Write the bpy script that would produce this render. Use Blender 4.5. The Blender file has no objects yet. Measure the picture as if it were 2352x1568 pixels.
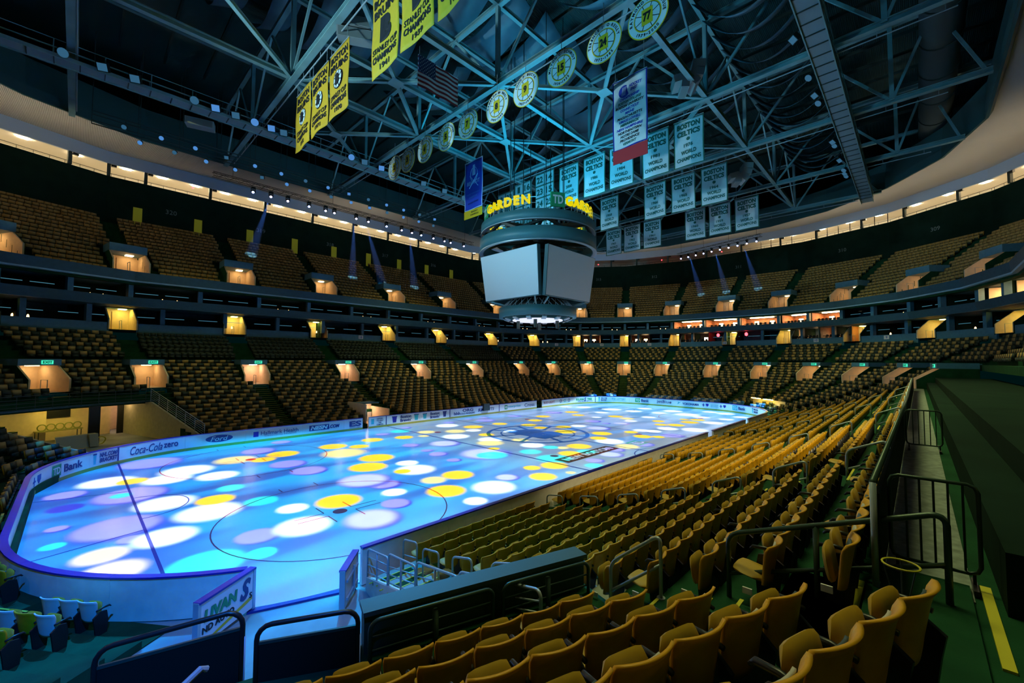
import bpy, bmesh, math, random
import numpy as np
from mathutils import Vector, Matrix
random.seed(7)
rng = np.random.RandomState(7)
SC = bpy.context.scene
COL = SC.collection
sin, cos, tan, pi, R = math.sin, math.cos, math.tan, math.pi, math.radians

# ------------------------------------------------------------------ camera, world, exposure
cam_data = bpy.data.cameras.new('camera')
cam_data.sensor_width = 36.0
cam_data.lens = 964.906 / 2352 * 36.0
cam_data.clip_end = 400
cam = bpy.data.objects.new('camera', cam_data); COL.objects.link(cam)
CP = Vector((-29.2133, -24.897, 6.5532))
yaw, pit, rol = .767079, .0452132, .0047053
dv = Vector((cos(pit) * cos(yaw), cos(pit) * sin(yaw), sin(pit)))
r0 = Vector((sin(yaw), -cos(yaw), 0)); u0 = r0.cross(dv)
rv = cos(rol) * r0 + sin(rol) * u0; uv_ = -sin(rol) * r0 + cos(rol) * u0
M = Matrix((rv, uv_, -dv)).transposed().to_4x4(); M.translation = CP
cam.matrix_world = M
SC.camera = cam
VS = SC.view_settings
SC.display_settings.display_device = 'sRGB'
VS.view_transform = 'Standard'; VS.look = 'None'; VS.gamma = 1; VS.use_curve_mapping = False
VS.exposure = 0.0
cy = SC.cycles
cy.use_denoising = True; cy.use_light_tree = True
cy.max_bounces = 4; cy.diffuse_bounces = 3; cy.glossy_bounces = 2; cy.transmission_bounces = 2; cy.volume_bounces = 0
cy.caustics_reflective = False; cy.caustics_refractive = False
cy.sample_clamp_indirect = 4.0; cy.use_adaptive_sampling = True; cy.adaptive_threshold = 0.03
world = bpy.data.worlds.new('night'); SC.world = world; world.use_nodes = True
world.node_tree.nodes['Background'].inputs[0].default_value = (0.0, .02, .02, 1)
world.node_tree.nodes['Background'].inputs[1].default_value = .3

def lamp(name, kind, loc, energy, color, target=None, **kw):
    l = bpy.data.lights.new(name, kind); l.energy = energy; l.color = color
    for k, v in kw.items(): setattr(l, k, v)
    o = bpy.data.objects.new(name, l); COL.objects.link(o); o.location = loc
    if target is not None:
        o.rotation_euler = (Vector(target) - Vector(loc)).to_track_quat('-Z', 'Y').to_euler()
    return o

# moving-head spill on the open gate corner and stair, house lights left on low, added fills for stand, roof and banners
WASH = [((-14, 4, 26), (-23.0, -16.4, .8), 60000, (.0, .36, 1.0), 20), ((-16, 8, 26), (-29.5, -10.5, 0), 15000, (.0, .28, 1.0), 30), ((-4, -14, 26), (-31, 9, 1), 6000, (.0, .30, 1.0), 30)]
for i, (a, b, e, c, s) in enumerate(WASH):
    lamp('wash_light', 'SPOT', a, e, c, b, spot_size=R(s), spot_blend=.6, shadow_soft_size=.2)
lamp('wash_light', 'SPOT', (-31, -27, 18), 24000, (.0, .17, 1.0), (-28.3, -12.3, .2), spot_size=R(34), spot_blend=.7, shadow_soft_size=.2)
lamp('stand_fill', 'SPOT', (-15, -29.6, 13.6), 6500, (1.0, .84, .48), (-7, -13.5, .8), spot_size=R(48), spot_blend=.7, shadow_soft_size=.4)  # added fill for the board backs and seat backs, not a real fixture
HOUSE = [((-20, -18, 26, (-25, -25, 3)), 380), ((-5, -18, 26, (-6, -25, 0)), 900), ((11, -18, 26, (11, -25, 0)), 800), ((-20, 18, 26, (-22, 29, 0)), 170), ((4, 18, 26, (4, 28, 0)), 330), ((30, 9, 26, (42, 13, 0)), 420), ((32, -10, 26, (42, -16, 0)), 380)]
for (a, e) in HOUSE:
    lamp('house_light', 'AREA', a[:3], e, (.95, 1.0, .40), a[3], shape='DISK', size=7.0, spread=R(84))
lamp('roof_blue_fill', 'AREA', (0, 0, 19.6), 1800, (.02, .60, 1.0), (0, 0, 40), shape='DISK', size=9.0)  # added upward fill that tints the roof blue, no lamp hangs here
lamp('banner_fill', 'SPOT', (-38, 6, 21), 24000, (.50, .86, 1.0), (2, -3, 27), spot_size=R(62), spot_blend=.8, shadow_soft_size=.5)  # two added fills that brighten the left-facing banner cloths
lamp('banner_fill', 'SPOT', (-36, -11, 16), 16000, (.12, .66, 1.0), (15, -5, 27), spot_size=R(58), spot_blend=.8, shadow_soft_size=.5)

# gobo projectors: six spot lamps in the roof; each lamp's node tree is its slide (colour wash with discs cut in), windowed to its own strip of ice
DISCS = "-29.55,-3.01,0.38,C;-29.49,-0.85,0.37,P;-29.32,4.7,0.79,P;-29.29,2.14,0.69,B;-28.39,-5.16,0.8,A;-28.23,-6.89,0.96,A;-27.85,-2.27,1.44,P;-27.79,6.23,1.27,W;-27.59,-4.12,0.44,P;-27.47,2.75,0.46,C;-27.14,2.6,1.47,P;-26.89,5.56,0.75,Y;-26.68,-4.73,1.06,W;-26.14,-0.08,1.23,W;-26.07,-8.34,1.18,C;-25.72,10.07,1.65,P;-25.5,4.74,1.19,W;-25,-2.8,1.31,W;-24.62,-8.72,0.52,C;-24.45,-1.11,0.85,Y;-24.42,6.24,1.41,W;-24.3,-7.03,0.78,P;-23.49,0.5,0.67,C;-23.43,3.66,1.1,W;-23.01,-2.82,0.77,C;-22.74,-7.26,1.12,W;-22.34,-4.88,0.69,W;-21.77,7.28,1.28,A;-20.49,-5.36,1.09,Y;-20.48,-8.44,1.17,V;-20.45,6.12,0.8,Y;-19.92,9.34,1.12,P;-19.75,3.79,1.09,P;-19.42,1.24,1.03,P;-18.98,7.02,1.09,Y;-18.81,-7.48,0.68,P;-18.07,-2.94,1.38,V;-18.01,-6.02,0.65,W;-17.68,11.66,0.76,P;-17.65,-4.4,0.83,P;-16.55,-0.48,1.23,Y;-16.06,-7.68,1.07,Y;-16.03,-9.86,0.61,W;-15.88,4.33,1.59,A;-15.59,-2.87,0.56,Y;-15.47,7.09,1.09,Y;-15.38,-5.65,0.76,A;-14.98,1.38,1.23,Y;-14.85,-3.05,1.25,W;-14.32,-1.31,0.75,W;-14.08,5.71,0.79,Y;-13.93,-8.9,1.22,W;-13.79,-5.75,1,Y;-12.17,-8.08,0.66,V;-12.11,7.45,0.93,Y;-11.74,-2.73,0.49,P;-11.39,-0.52,0.67,P;-11.29,0.99,0.47,P;-11.08,3.44,0.67,P;-10.61,-9.45,0.86,Y;-10.2,9.28,0.61,P;-9.64,6.65,0.85,Y;-9.6,-11.2,0.34,W;-9.59,-7.73,0.59,Y;-8.99,-2.72,1.78,V;-8.97,-3.51,1.21,C;-8.82,2.15,1.17,V;-8.81,-10.07,0.33,A;-8.24,9.59,1,C;-8.16,-8.33,0.96,Y;-8.1,6.01,0.53,A;-7.4,-2.03,0.49,Y;-6.8,7.52,0.91,A;-6.78,11.12,0.51,P;-6.75,-7.18,1.31,C;-6.44,-10.12,0.65,C;-6.26,3.9,1.27,W;-6.23,-4.66,0.88,C;-6.11,-0.28,1.18,A;-5.26,-9.36,0.6,P;-5.1,0.8,1.12,W;-4.69,-6.99,0.89,Y;-4.61,6.03,1.05,A;-4.37,-3.21,1.01,W;-4,-4.72,0.66,C;-3.81,2.69,0.77,Y;-3.5,-5.45,0.53,A;-3.47,-1.08,0.79,A;-3.37,-7.5,0.79,C;-3.12,5.25,0.78,W;-3.09,9.28,1.22,W;-2.91,-9.15,0.86,V;-2.14,-6,1.04,Y;-1.76,6.82,1.07,Y;-1.76,10.88,0.6,P;-1.29,-8.52,0.71,P;-1.05,2.54,0.81,W;0.42,-8.65,1,A;1.31,-6.6,1.25,W;1.45,11.44,0.44,P;1.51,6.42,0.86,Y;1.85,-5.23,0.81,Y;2.05,-9.08,0.82,P;2.12,9.36,1.05,P;2.47,-1.24,1.13,Y;2.59,1.81,0.77,Y;3.02,3.72,0.89,Y;3.4,11.05,0.6,P;4.08,-4.14,0.99,Y;4.62,0.58,0.86,Y;5.3,-7.48,0.87,Y;6.06,5.53,0.86,Y;6.08,-8.54,0.6,Y;6.14,-0.13,0.83,W;6.38,-2.27,1.1,V;6.63,-5.66,0.68,Y;7,9.67,0.82,P;7.56,-9.1,0.96,P;8.12,-5.94,0.91,W;8.57,-6.89,0.82,W;9.19,7.01,0.97,Y;9.68,-1.12,0.41,P;10.02,0.76,0.85,P;10.81,-2.22,0.82,V;11.03,-7.19,1.06,W;12.17,-9.38,1.29,W;12.95,8.57,1.1,P;13.01,-5.63,0.72,Y;13.1,2.18,0.61,W;13.18,4.8,0.84,Y;13.23,-2.12,0.72,W;13.86,-6.86,0.94,Y;14.66,-0.87,0.94,A;15.09,7.14,1,Y;15.25,-4.32,0.76,Y;15.4,1.01,0.98,Y;16.91,-7.06,1.03,Y;17.49,4.21,1,W;17.52,-2.1,0.92,W;18.21,-8.99,1.16,W;18.71,-5.79,0.59,Y;19.42,-6.96,0.88,Y;19.5,11.32,0.99,W;20.84,9.27,1.23,W;21.4,5.08,1.47,W;21.73,2.05,1.14,W;21.98,-6.42,1.07,W;22.16,-9.13,0.89,W;22.4,-1.13,0.99,W;23.23,-4.31,1.61,W;25.4,-9.72,0.92,W;25.49,-1.56,1.32,W;25.62,2.47,1.08,W;27.62,-7.37,1.2,W;28.07,-5.33,1.02,W"
GCOL = {'W': (1.9, 1.95, 2.1), 'Y': (2.0, 1.05, .0), 'A': (1.7, 1.25, .42), 'P': (.52, .45, 1.25), 'V': (.95, .95, 1.45), 'C': (.0, 1.15, 1.15), 'B': (.03, .03, .85)}
discs = []
for q in DISCS.split(';'):
    a = q.split(','); discs.append((float(a[0]), float(a[1]), float(a[2]), a[3]))
random.seed(11)
order = {'B': 0, 'P': 1, 'V': 2, 'W': 3, 'A': 4, 'C': 5, 'Y': 6}
discs.sort(key=lambda q: order[q[3]])
PZ = 21.8
BANDS = [-34, -22.5, -14.5, -6, .2, 13, 34]
def gobo(x0, x1, px, py, energy):
    l = bpy.data.lights.new('gobo_projector', 'SPOT'); l.energy = energy; l.shadow_soft_size = .05
    ext = max(math.hypot(x - px, y - py) for x in (max(x0, -31) - .5, min(x1, 31) + .5) for y in (-13.6, 13.6))
    l.spot_size = 2 * math.atan(ext / PZ) + .04; l.spot_blend = .0
    l.use_nodes = True
    nt = l.node_tree; N = nt.nodes; L = nt.links; em = N['Emission']
    def math_(op, a, b=None, c=None):
        n = N.new('ShaderNodeMath'); n.operation = op
        for i, q in enumerate((a, b, c)):
            if q is None: continue
            if isinstance(q, (int, float)): n.inputs[i].default_value = q
            else: L.new(q, n.inputs[i])
        return n.outputs[0]
    def step(v, a, b):
        m = N.new('ShaderNodeMapRange'); m.interpolation_type = 'SMOOTHSTEP'; L.new(v, m.inputs[0]); m.inputs[1].default_value = a; m.inputs[2].default_value = b; m.inputs[3].default_value = 0; m.inputs[4].default_value = 1; return m.outputs[0]
    tc = N.new('ShaderNodeTexCoord'); sp = N.new('ShaderNodeSeparateXYZ'); L.new(tc.outputs['Normal'], sp.inputs[0])
    X = math_('MULTIPLY_ADD', math_('DIVIDE', sp.outputs[0], sp.outputs[2]), SGN * PZ, px)   # metres on the ice
    Y = math_('MULTIPLY_ADD', math_('DIVIDE', sp.outputs[1], sp.outputs[2]), SGN * PZ, py)
    cb = N.new('ShaderNodeCombineXYZ'); L.new(X, cb.inputs[0]); L.new(Y, cb.inputs[1])
    # wash colour along the rink, broken up by a cloud pattern
    ra = N.new('ShaderNodeValToRGB'); L.new(math_('MULTIPLY_ADD', X, 1 / 62, .5), ra.inputs[0])
    KA = [(0, (.0, .08, .55)), (.18, (.0, .14, .65)), (.30, (.0, .26, .9)), (.40, (.20, .35, .60)), (.55, (.28, .31, .42)), (.70, (.25, .42, .72)), (.85, (.10, .50, 1.0)), (1, (.03, .45, 1.0))]
    rb = N.new('ShaderNodeValToRGB'); L.new(math_('MULTIPLY_ADD', X, 1 / 62, .5), rb.inputs[0])
    KB = [(0, (.0, .28, 1.0)), (.18, (.0, .58, 1.3)), (.30, (.02, .68, 1.3)), (.42, (.35, .42, .50)), (.55, (.05, .38, .90)), (.70, (.55, .70, 1.1)), (.85, (.6, 1.0, 1.3)), (1, (.2, .8, 1.3))]
    for rmp, K in ((ra, KA), (rb, KB)):
        cr = rmp.color_ramp
        while len(cr.elements) < len(K): cr.elements.new(.5)
        for q, (p_, c_) in zip(cr.elements, K): q.position = p_; q.color = (*c_, 1)
    nz = N.new('ShaderNodeTexNoise'); nz.inputs['Scale'].default_value = .22; nz.inputs['Detail'].default_value = 1; mp = N.new('ShaderNodeVectorMath'); mp.operation = 'MULTIPLY'; L.new(cb.outputs[0], mp.inputs[0]); mp.inputs[1].default_value = (.55, 2.4, 1); L.new(mp.outputs[0], nz.inputs['Vector'])
    mx = N.new('ShaderNodeMix'); mx.data_type = 'RGBA'; L.new(step(nz.outputs['Fac'], .36, .62), mx.inputs[0]); L.new(ra.outputs[0], mx.inputs[6]); L.new(rb.outputs[0], mx.inputs[7])
    acc = mx.outputs[2]
    dl = []
    for q in discs:
        if q[3] in 'PV': dl.append((q[0] + .04, q[1] - .10 - .06 * q[2], q[2] * 1.10, 'B'))
        dl.append(q)
    for (x, y, r, c) in dl:
        if x + r < x0 - .6 or x - r > x1 + .6: continue
        dist = N.new('ShaderNodeVectorMath'); dist.operation = 'DISTANCE'; L.new(cb.outputs[0], dist.inputs[0]); dist.inputs[1].default_value = (x, y, 0)
        mask = step(dist.outputs['Value'], r * (1.10 if c in 'WAV' else 1.05), r * (.62 if c in 'WAV' else .74))
        m2 = N.new('ShaderNodeMix'); m2.data_type = 'RGBA'; L.new(mask, m2.inputs[0]); L.new(acc, m2.inputs[6]); m2.inputs[7].default_value = (*GCOL[c], 1); acc = m2.outputs[2]
    w = math_('MULTIPLY', step(X, x0 - .4, x0 + .4), step(X, x1 + .4, x1 - .4))
    rho = math_('ADD', 1.0, math_('DIVIDE', math_('ADD', math_('POWER', math_('SUBTRACT', X, px), 2.0), math_('POWER', math_('SUBTRACT', Y, py), 2.0)), PZ * PZ))
    comp = math_('POWER', rho, 1.5)
    lim = math_('MULTIPLY', step(math_('ABSOLUTE', Y), 13.5, 13.0), step(math_('ABSOLUTE', X), 31.4, 30.6))
    L.new(acc, em.inputs['Color']); L.new(math_('MULTIPLY', math_('MULTIPLY', w, comp), lim), em.inputs['Strength'])
    o = bpy.data.objects.new('gobo_projector', l); COL.objects.link(o); o.location = (px, py, PZ)
    return o
SGN = -1
for i in range(6):
    x0, x1 = BANDS[i], BANDS[i + 1]; px = (max(x0, -31) + min(x1, 31)) / 2
    if i == 2: px = -13
    if i == 3: px = -17
    if i == 4: px = 17
    gobo(x0, x1, px, (2.5, -2.0, 4.0, -4.0, 2.0, -2.0)[i], 31000)

# ------------------------------------------------------------------ materials
MATS = {}
def mat(name, col, rough=.6, metal=0, noise=0, nscale=3.0, emit=None, es=1, bump=0, bscale=40, spec=.4, alpha=None):
    if name in MATS: return MATS[name]
    m = bpy.data.materials.new(name); m.use_nodes = True
    nt = m.node_tree; N = nt.nodes; L = nt.links; b = N['Principled BSDF']
    b.inputs['Base Color'].default_value = (*col, 1); b.inputs['Roughness'].default_value = rough
    b.inputs['Metallic'].default_value = metal; b.inputs['Specular IOR Level'].default_value = spec
    if noise:
        tx = N.new('ShaderNodeTexCoord'); n = N.new('ShaderNodeTexNoise'); n.inputs['Scale'].default_value = nscale; n.inputs['Detail'].default_value = 4
        L.new(tx.outputs['Object'], n.inputs['Vector'])
        r = N.new('ShaderNodeValToRGB'); r.color_ramp.elements[0].position = .3; r.color_ramp.elements[1].position = .7
        r.color_ramp.elements[0].color = (*[c * (1 - noise) for c in col], 1); r.color_ramp.elements[1].color = (*[min(1, c * (1 + noise)) for c in col], 1)
        L.new(n.outputs['Fac'], r.inputs[0]); L.new(r.outputs[0], b.inputs['Base Color'])
    if bump:
        tx = N.new('ShaderNodeTexCoord'); n = N.new('ShaderNodeTexNoise'); n.inputs['Scale'].default_value = bscale
        L.new(tx.outputs['Object'], n.inputs['Vector'])
        bp = N.new('ShaderNodeBump'); bp.inputs['Strength'].default_value = bump; bp.inputs['Distance'].default_value = .02
        L.new(n.outputs['Fac'], bp.inputs['Height']); L.new(bp.outputs[0], b.inputs['Normal'])
    if emit:
        b.inputs['Emission Color'].default_value = (*emit, 1); b.inputs['Emission Strength'].default_value = es
    if alpha is not None: b.inputs['Alpha'].default_value = alpha
    MATS[name] = m
    return m
def corr(name, col, scale, axis=0, rough=.6):
    m = mat(name, col, rough); nt = m.node_tree; N = nt.nodes; L = nt.links; b = N['Principled BSDF']
    tx = N.new('ShaderNodeTexCoord'); w = N.new('ShaderNodeTexWave'); w.bands_direction = 'XYZ'[axis]; w.inputs['Scale'].default_value = scale
    L.new(tx.outputs['Object'], w.inputs['Vector'])
    r = N.new('ShaderNodeValToRGB'); r.color_ramp.elements[0].color = (*[c * .55 for c in col], 1); r.color_ramp.elements[1].color = (*col, 1)
    r.color_ramp.elements[0].position = .2; r.color_ramp.elements[1].position = .6
    bp = N.new('ShaderNodeBump'); bp.inputs['Strength'].default_value = .6; bp.inputs['Distance'].default_value = .05
    L.new(w.outputs['Fac'], r.inputs[0]); L.new(r.outputs[0], b.inputs['Base Color']); L.new(w.outputs['Fac'], bp.inputs['Height']); L.new(bp.outputs[0], b.inputs['Normal'])
    return m
ICE = mat('ice', (.52, .64, .74), .22, noise=.04, nscale=.6, bump=.03, bscale=8, spec=.5)
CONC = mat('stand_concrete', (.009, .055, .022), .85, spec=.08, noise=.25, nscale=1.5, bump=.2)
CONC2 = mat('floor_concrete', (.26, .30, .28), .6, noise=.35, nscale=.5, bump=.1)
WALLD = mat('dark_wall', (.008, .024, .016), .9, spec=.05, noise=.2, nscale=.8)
WALLC = mat('cream_wall', (.80, .62, .40), .7, noise=.06)
SLAB = mat('slab_paint', (.025, .085, .12), .6, noise=.12)
BLUEG = mat('blue_grey_paint', (.06, .19, .27), .5, noise=.1)
YEL = mat('seat_yellow', (.62, .31, .004), .42, noise=.10, nscale=6)
YEL2 = mat('seat_pad', (.44, .27, .015), .55, noise=.10, nscale=6)
PADL = mat('seat_inner_pad', (.46, .44, .40), .5)
PADD = mat('seat_inner_dark', (.03, .07, .10), .5)
PADT = mat('seat_front_tan', (.40, .25, .07), .55)
BLK = mat('black_plastic', (.012, .014, .013), .35)
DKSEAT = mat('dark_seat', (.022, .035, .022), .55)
WHITE = mat('white_paint', (.72, .74, .74), .4)
CREAM = mat('board_back', (.86, .80, .64), .5, noise=.08)
BLUE = mat('cap_blue', (.008, .015, .30), .3)
YKICK = mat('kick_yellow', (.34, .30, .05), .5)
STEEL = mat('truss_steel', (.22, .40, .42), .45, metal=.2, noise=.15, nscale=.7)
DSTEEL = mat('dark_steel', (.03, .05, .045), .5)
RAIL = mat('rail_steel', (.38, .46, .50), .35, metal=.3)
GRAIL = mat('green_rail', (.035, .07, .05), .35, metal=.3)
DECK = corr('roof_deck', (.04, .10, .10), 2.2, 1)
SOFF = corr('soffit_deck', (.75, .74, .70), 2.6, 0)
BAFF = mat('baffle_fabric', (.09, .17, .22), .45, noise=.3, nscale=.4)
YBAN = mat('banner_gold', (.62, .36, .015), .7, noise=.05)
WBAN = mat('banner_white', (.62, .72, .76), .75, noise=.04)
GRN = mat('trim_green', (.012, .13, .075), .6)
INK = mat('ink_black', (.012, .012, .016), .6)
INKG = mat('ink_green', (.01, .12, .09), .6)
INKB = mat('ink_blue', (.02, .05, .42), .5)
GOLD = mat('gold_paint', (.75, .48, .02), .4)
SCRN = mat('screen_face', (.70, .76, .80), .35, noise=.02, nscale=30)
BOARDG = mat('board_shell', (.045, .11, .12), .4)
YSTEP = mat('step_nosing', (.55, .50, .02), .6)
YPAN = mat('panel_yellow', (.34, .34, .02), .6, emit=(.34, .36, .02), es=.12)  # faint glow put into the panel colour, the panel is no lamp
REDM = mat('red_paint', (.45, .02, .03), .6)
LINER = mat('line_red', (.30, .02, .05), .5)
LINEB = mat('line_blue', (.015, .03, .22), .5)
LOGOB = mat('logo_blue', (.02, .12, .34), .5)
def lit(name, col, s): return mat(name, (0, 0, 0), .5, emit=col, es=s)
LWARM = lit('lamp_warm', (1.0, .58, .24), 70)
LWARMS = lit('lamp_warm_soft', (1.0, .62, .27), 20)
LYEL = lit('lamp_yellow', (1.0, .78, .14), 32)
LWHITE = lit('lamp_white', (.9, .95, 1.0), 18)
LBLUE = lit('lens_blue', (.25, .35, 1.0), 14)
LVIO = lit('lens_violet', (.62, .55, 1.0), 7)
LCYAN = lit('lens_dim', (.10, .34, .85), .7)
LRED = lit('lamp_red', (1.0, .03, .04), 12)
LEXIT = lit('exit_green', (.05, .75, .45), 1.2)
LGAL = lit('lamp_gallery', (1.0, .78, .48), 140)
LPINK = lit('lamp_pink', (1.0, .62, .42), 34)

# ------------------------------------------------------------------ mesh helpers
def V3(*a): return np.array(a, float)
class MB:
    def __init__(s): s.v = []; s.f = []; s.mi = []; s.mats = []; s.n = 0; s.smooth = False
    def m(s, material):
        if material not in s.mats: s.mats.append(material)
        return s.mats.index(material)
    def add(s, verts, faces, material):
        k = s.m(material); verts = np.asarray(verts, float).reshape(-1, 3)
        s.v.append(verts)
        for f in faces: s.f.append([i + s.n for i in f]); s.mi.append(k)
        s.n += len(verts); return s
    def ob(s, c, ax, ay, az, material):
        c, ax, ay, az = [np.asarray(q, float) for q in (c, ax, ay, az)]
        vs = [c + i * ax + j * ay + k * az for k in (-1, 1) for j in (-1, 1) for i in (-1, 1)]
        fs = [(0, 2, 3, 1), (4, 5, 7, 6), (0, 1, 5, 4), (2, 6, 7, 3), (0, 4, 6, 2), (1, 3, 7, 5)]
        if np.dot(np.cross(ax, ay), az) < 0: fs = [f[::-1] for f in fs]
        return s.add(vs, fs, material)
    def box(s, x0, x1, y0, y1, z0, z1, material):
        return s.ob(((x0 + x1) / 2, (y0 + y1) / 2, (z0 + z1) / 2), ((x1 - x0) / 2, 0, 0), (0, (y1 - y0) / 2, 0), (0, 0, (z1 - z0) / 2), material)
    def beam(s, p0, p1, w, h, material, up=(0, 0, 1)):
        p0, p1 = np.asarray(p0, float), np.asarray(p1, float); a = p1 - p0; L = np.linalg.norm(a)
        if L < 1e-6: return s
        a /= L; up = np.asarray(up, float)
        if abs(a @ up) > .95: up = V3(1, 0, 0)
        x = np.cross(a, up); x /= np.linalg.norm(x); z = np.cross(x, a)
        return s.ob((p0 + p1) / 2, x * w / 2, a * L / 2, z * h / 2, material)
    def ibeam(s, p0, p1, w, h, material):
        p0, p1 = np.asarray(p0, float), np.asarray(p1, float); dz = V3(0, 0, h / 2 - .03)
        s.beam(p0 + dz, p1 + dz, w, .06, material); s.beam(p0 - dz, p1 - dz, w, .06, material); s.beam(p0, p1, .05, h - .1, material)
        return s
    def tube(s, pts, r, material, n=8, closed=False, caps=True):
        pts = [np.asarray(p, float) for p in pts]; m = len(pts); rings = []
        prev = None
        for i in range(m):
            if closed: a = pts[(i + 1) % m] - pts[i - 1]
            elif i == 0: a = pts[1] - pts[0]
            elif i == m - 1: a = pts[-1] - pts[-2]
            else: a = pts[i + 1] - pts[i - 1]
            a = a / (np.linalg.norm(a) + 1e-9)
            ref = prev if prev is not None else (V3(0, 0, 1) if abs(a[2]) < .9 else V3(1, 0, 0))
            x = ref - a * (ref @ a)
            if np.linalg.norm(x) < 1e-4: x = np.cross(a, V3(.3, .5, .8))
            x /= np.linalg.norm(x); y = np.cross(a, x); prev = x
            rr = r[i] if hasattr(r, '__len__') else r
            rings += [pts[i] + rr * (cos(2 * pi * k / n) * x + sin(2 * pi * k / n) * y) for k in range(n)]
        fs = []
        for i in range(m if closed else m - 1):
            j = (i + 1) % m
            for k in range(n): fs.append((i * n + k, i * n + (k + 1) % n, j * n + (k + 1) % n, j * n + k))
        if not closed and caps: fs += [tuple(range(n))[::-1], tuple((m - 1) * n + k for k in range(n))]
        return s.add(rings, fs, material)
    def poly(s, pts, thick, material, frame):   # extruded polygon: pts 2-D, frame=(o, X, Y, N)
        o, X, Y, Nn = [np.asarray(q, float) for q in frame]; n = len(pts)
        a = [o + X * p[0] + Y * p[1] for p in pts]; b = [q + Nn * thick for q in a]
        fs = [tuple(range(n))[::-1], tuple(range(n, 2 * n))] + [(i, (i + 1) % n, n + (i + 1) % n, n + i) for i in range(n)]
        return s.add(a + b, fs, material)
    def grid(s, P, material, thick=None, closed_u=False):   # P (nu,nv,3); thick: (nu,nv,3) offset of a back face
        nu, nv = P.shape[:2]; vs = P.reshape(-1, 3); F = []
        U = nu if closed_u else nu - 1
        for i in range(U):
            for j in range(nv - 1):
                i2 = (i + 1) % nu; F.append((i * nv + j, i2 * nv + j, i2 * nv + j + 1, i * nv + j + 1))
        if thick is not None:
            b = (P + thick).reshape(-1, 3); n0 = nu * nv
            G = [tuple(n0 + q for q in f[::-1]) for f in F]
            E = []
            for i in range(U):
                i2 = (i + 1) % nu
                E.append((i2 * nv, i * nv, n0 + i * nv, n0 + i2 * nv)); E.append((i * nv + nv - 1, i2 * nv + nv - 1, n0 + i2 * nv + nv - 1, n0 + i * nv + nv - 1))
            if not closed_u:
                for j in range(nv - 1):
                    E.append((j, j + 1, n0 + j + 1, n0 + j)); k = (nu - 1) * nv; E.append((k + j + 1, k + j, n0 + k + j, n0 + k + j + 1))
            return s.add(np.concatenate([vs, b]), F + G + E, material)
        return s.add(vs, F, material)
    def lathe(s, prof, c, material, n=48, a0=0, a1=2 * pi):
        full = abs(a1 - a0 - 2 * pi) < 1e-6
        P = np.array([[(c[0] + r * cos(t), c[1] + r * sin(t), z) for (r, z) in prof] for t in np.linspace(a0, a1, n, endpoint=not full)])
        return s.grid(P, material, closed_u=full)
    def build(s, name, parent=None, shade=False, local=False):
        me = bpy.data.meshes.new(name)
        vs = np.concatenate(s.v) if s.v else np.zeros((0, 3))
        q = parent
        while q is not None and not local: vs = vs - np.array(q.location); q = q.parent
        me.from_pydata(vs.tolist(), [], s.f); 
        for q in s.mats: me.materials.append(q)
        if len(s.mats) > 1: me.polygons.foreach_set('material_index', s.mi)
        if shade: me.polygons.foreach_set('use_smooth', [True] * len(me.polygons))
        me.update()
        o = bpy.data.objects.new(name, me); COL.objects.link(o)
        if parent is not None: o.parent = parent
        return o
def tag(o, label=None, cat=None, group=None, kind=None):
    if label: o['label'] = label
    if cat: o['category'] = cat
    if group: o['group'] = group
    if kind: o['kind'] = kind
    return o
def struct(o): o['kind'] = 'structure'; return o
def thing(name, label, cat, loc=(0, 0, 0), group=None):
    o = bpy.data.objects.new(name, None); o.empty_display_size = .2; COL.objects.link(o); o.location = [float(q) for q in loc]
    return tag(o, label, cat, group)
def copy_tree(o, loc=None, rz=None, label=None):
    c = o.copy(); COL.objects.link(c)
    if loc is not None: c.location = loc
    if rz is not None: c.rotation_euler = (0, 0, rz)
    if label: c['label'] = label
    for ch in list(o.children):
        d = ch.copy(); COL.objects.link(d); d.parent = c
        for g in list(ch.children):
            e = g.copy(); COL.objects.link(e); e.parent = d
    return c
_T = {}
def text_geo(txt, bold=.0, shear=0):
    k = (txt, bold, shear)
    if k in _T: return _T[k]
    cu = bpy.data.curves.new('lettering', 'FONT'); cu.body = txt; cu.size = 1; cu.offset = bold; cu.resolution_u = 3; cu.shear = shear; cu.fill_mode = 'BOTH'
    ob = bpy.data.objects.new('lettering', cu)
    me = bpy.data.meshes.new_from_object(ob)
    v = np.zeros(len(me.vertices) * 3); me.vertices.foreach_get('co', v); v = v.reshape(-1, 3)
    f = [tuple(p.vertices) for p in me.polygons]
    bpy.data.meshes.remove(me); bpy.data.objects.remove(ob); bpy.data.curves.remove(cu)
    if len(v): v[:, 0] -= v[:, 0].min(); v[:, 1] -= v[:, 1].min()
    _T[k] = (v, f); return _T[k]
def put_text(mb, txt, cx, cyy, h, frame, material, w=None, bold=.0, shear=0, warp=None, align='c'):
    """flat lettering centred at (cx,cyy) in frame=(o,X,Y,N); height h, optional width w"""
    v, f = text_geo(txt, bold, shear)
    if not len(v): return mb
    W, H = v[:, 0].max(), v[:, 1].max(); sy = h / H; sx = (w / W) if w else sy
    a = v[:, 0] * sx; b = v[:, 1] * sy
    a = a - (W * sx / 2 if align == 'c' else 0) + cx; b = b - h / 2 + cyy
    o, X, Y, Nn = [np.asarray(q, float) for q in frame]
    if warp is not None: P = warp(a, b)
    else: P = o + np.outer(a, X) + np.outer(b, Y)
    # thin solid lettering
    n = len(P); Q = P + Nn * .012
    return mb.add(np.concatenate([Q, P]), list(f) + [tuple(n + i for i in g[::-1]) for g in f], material)

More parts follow.
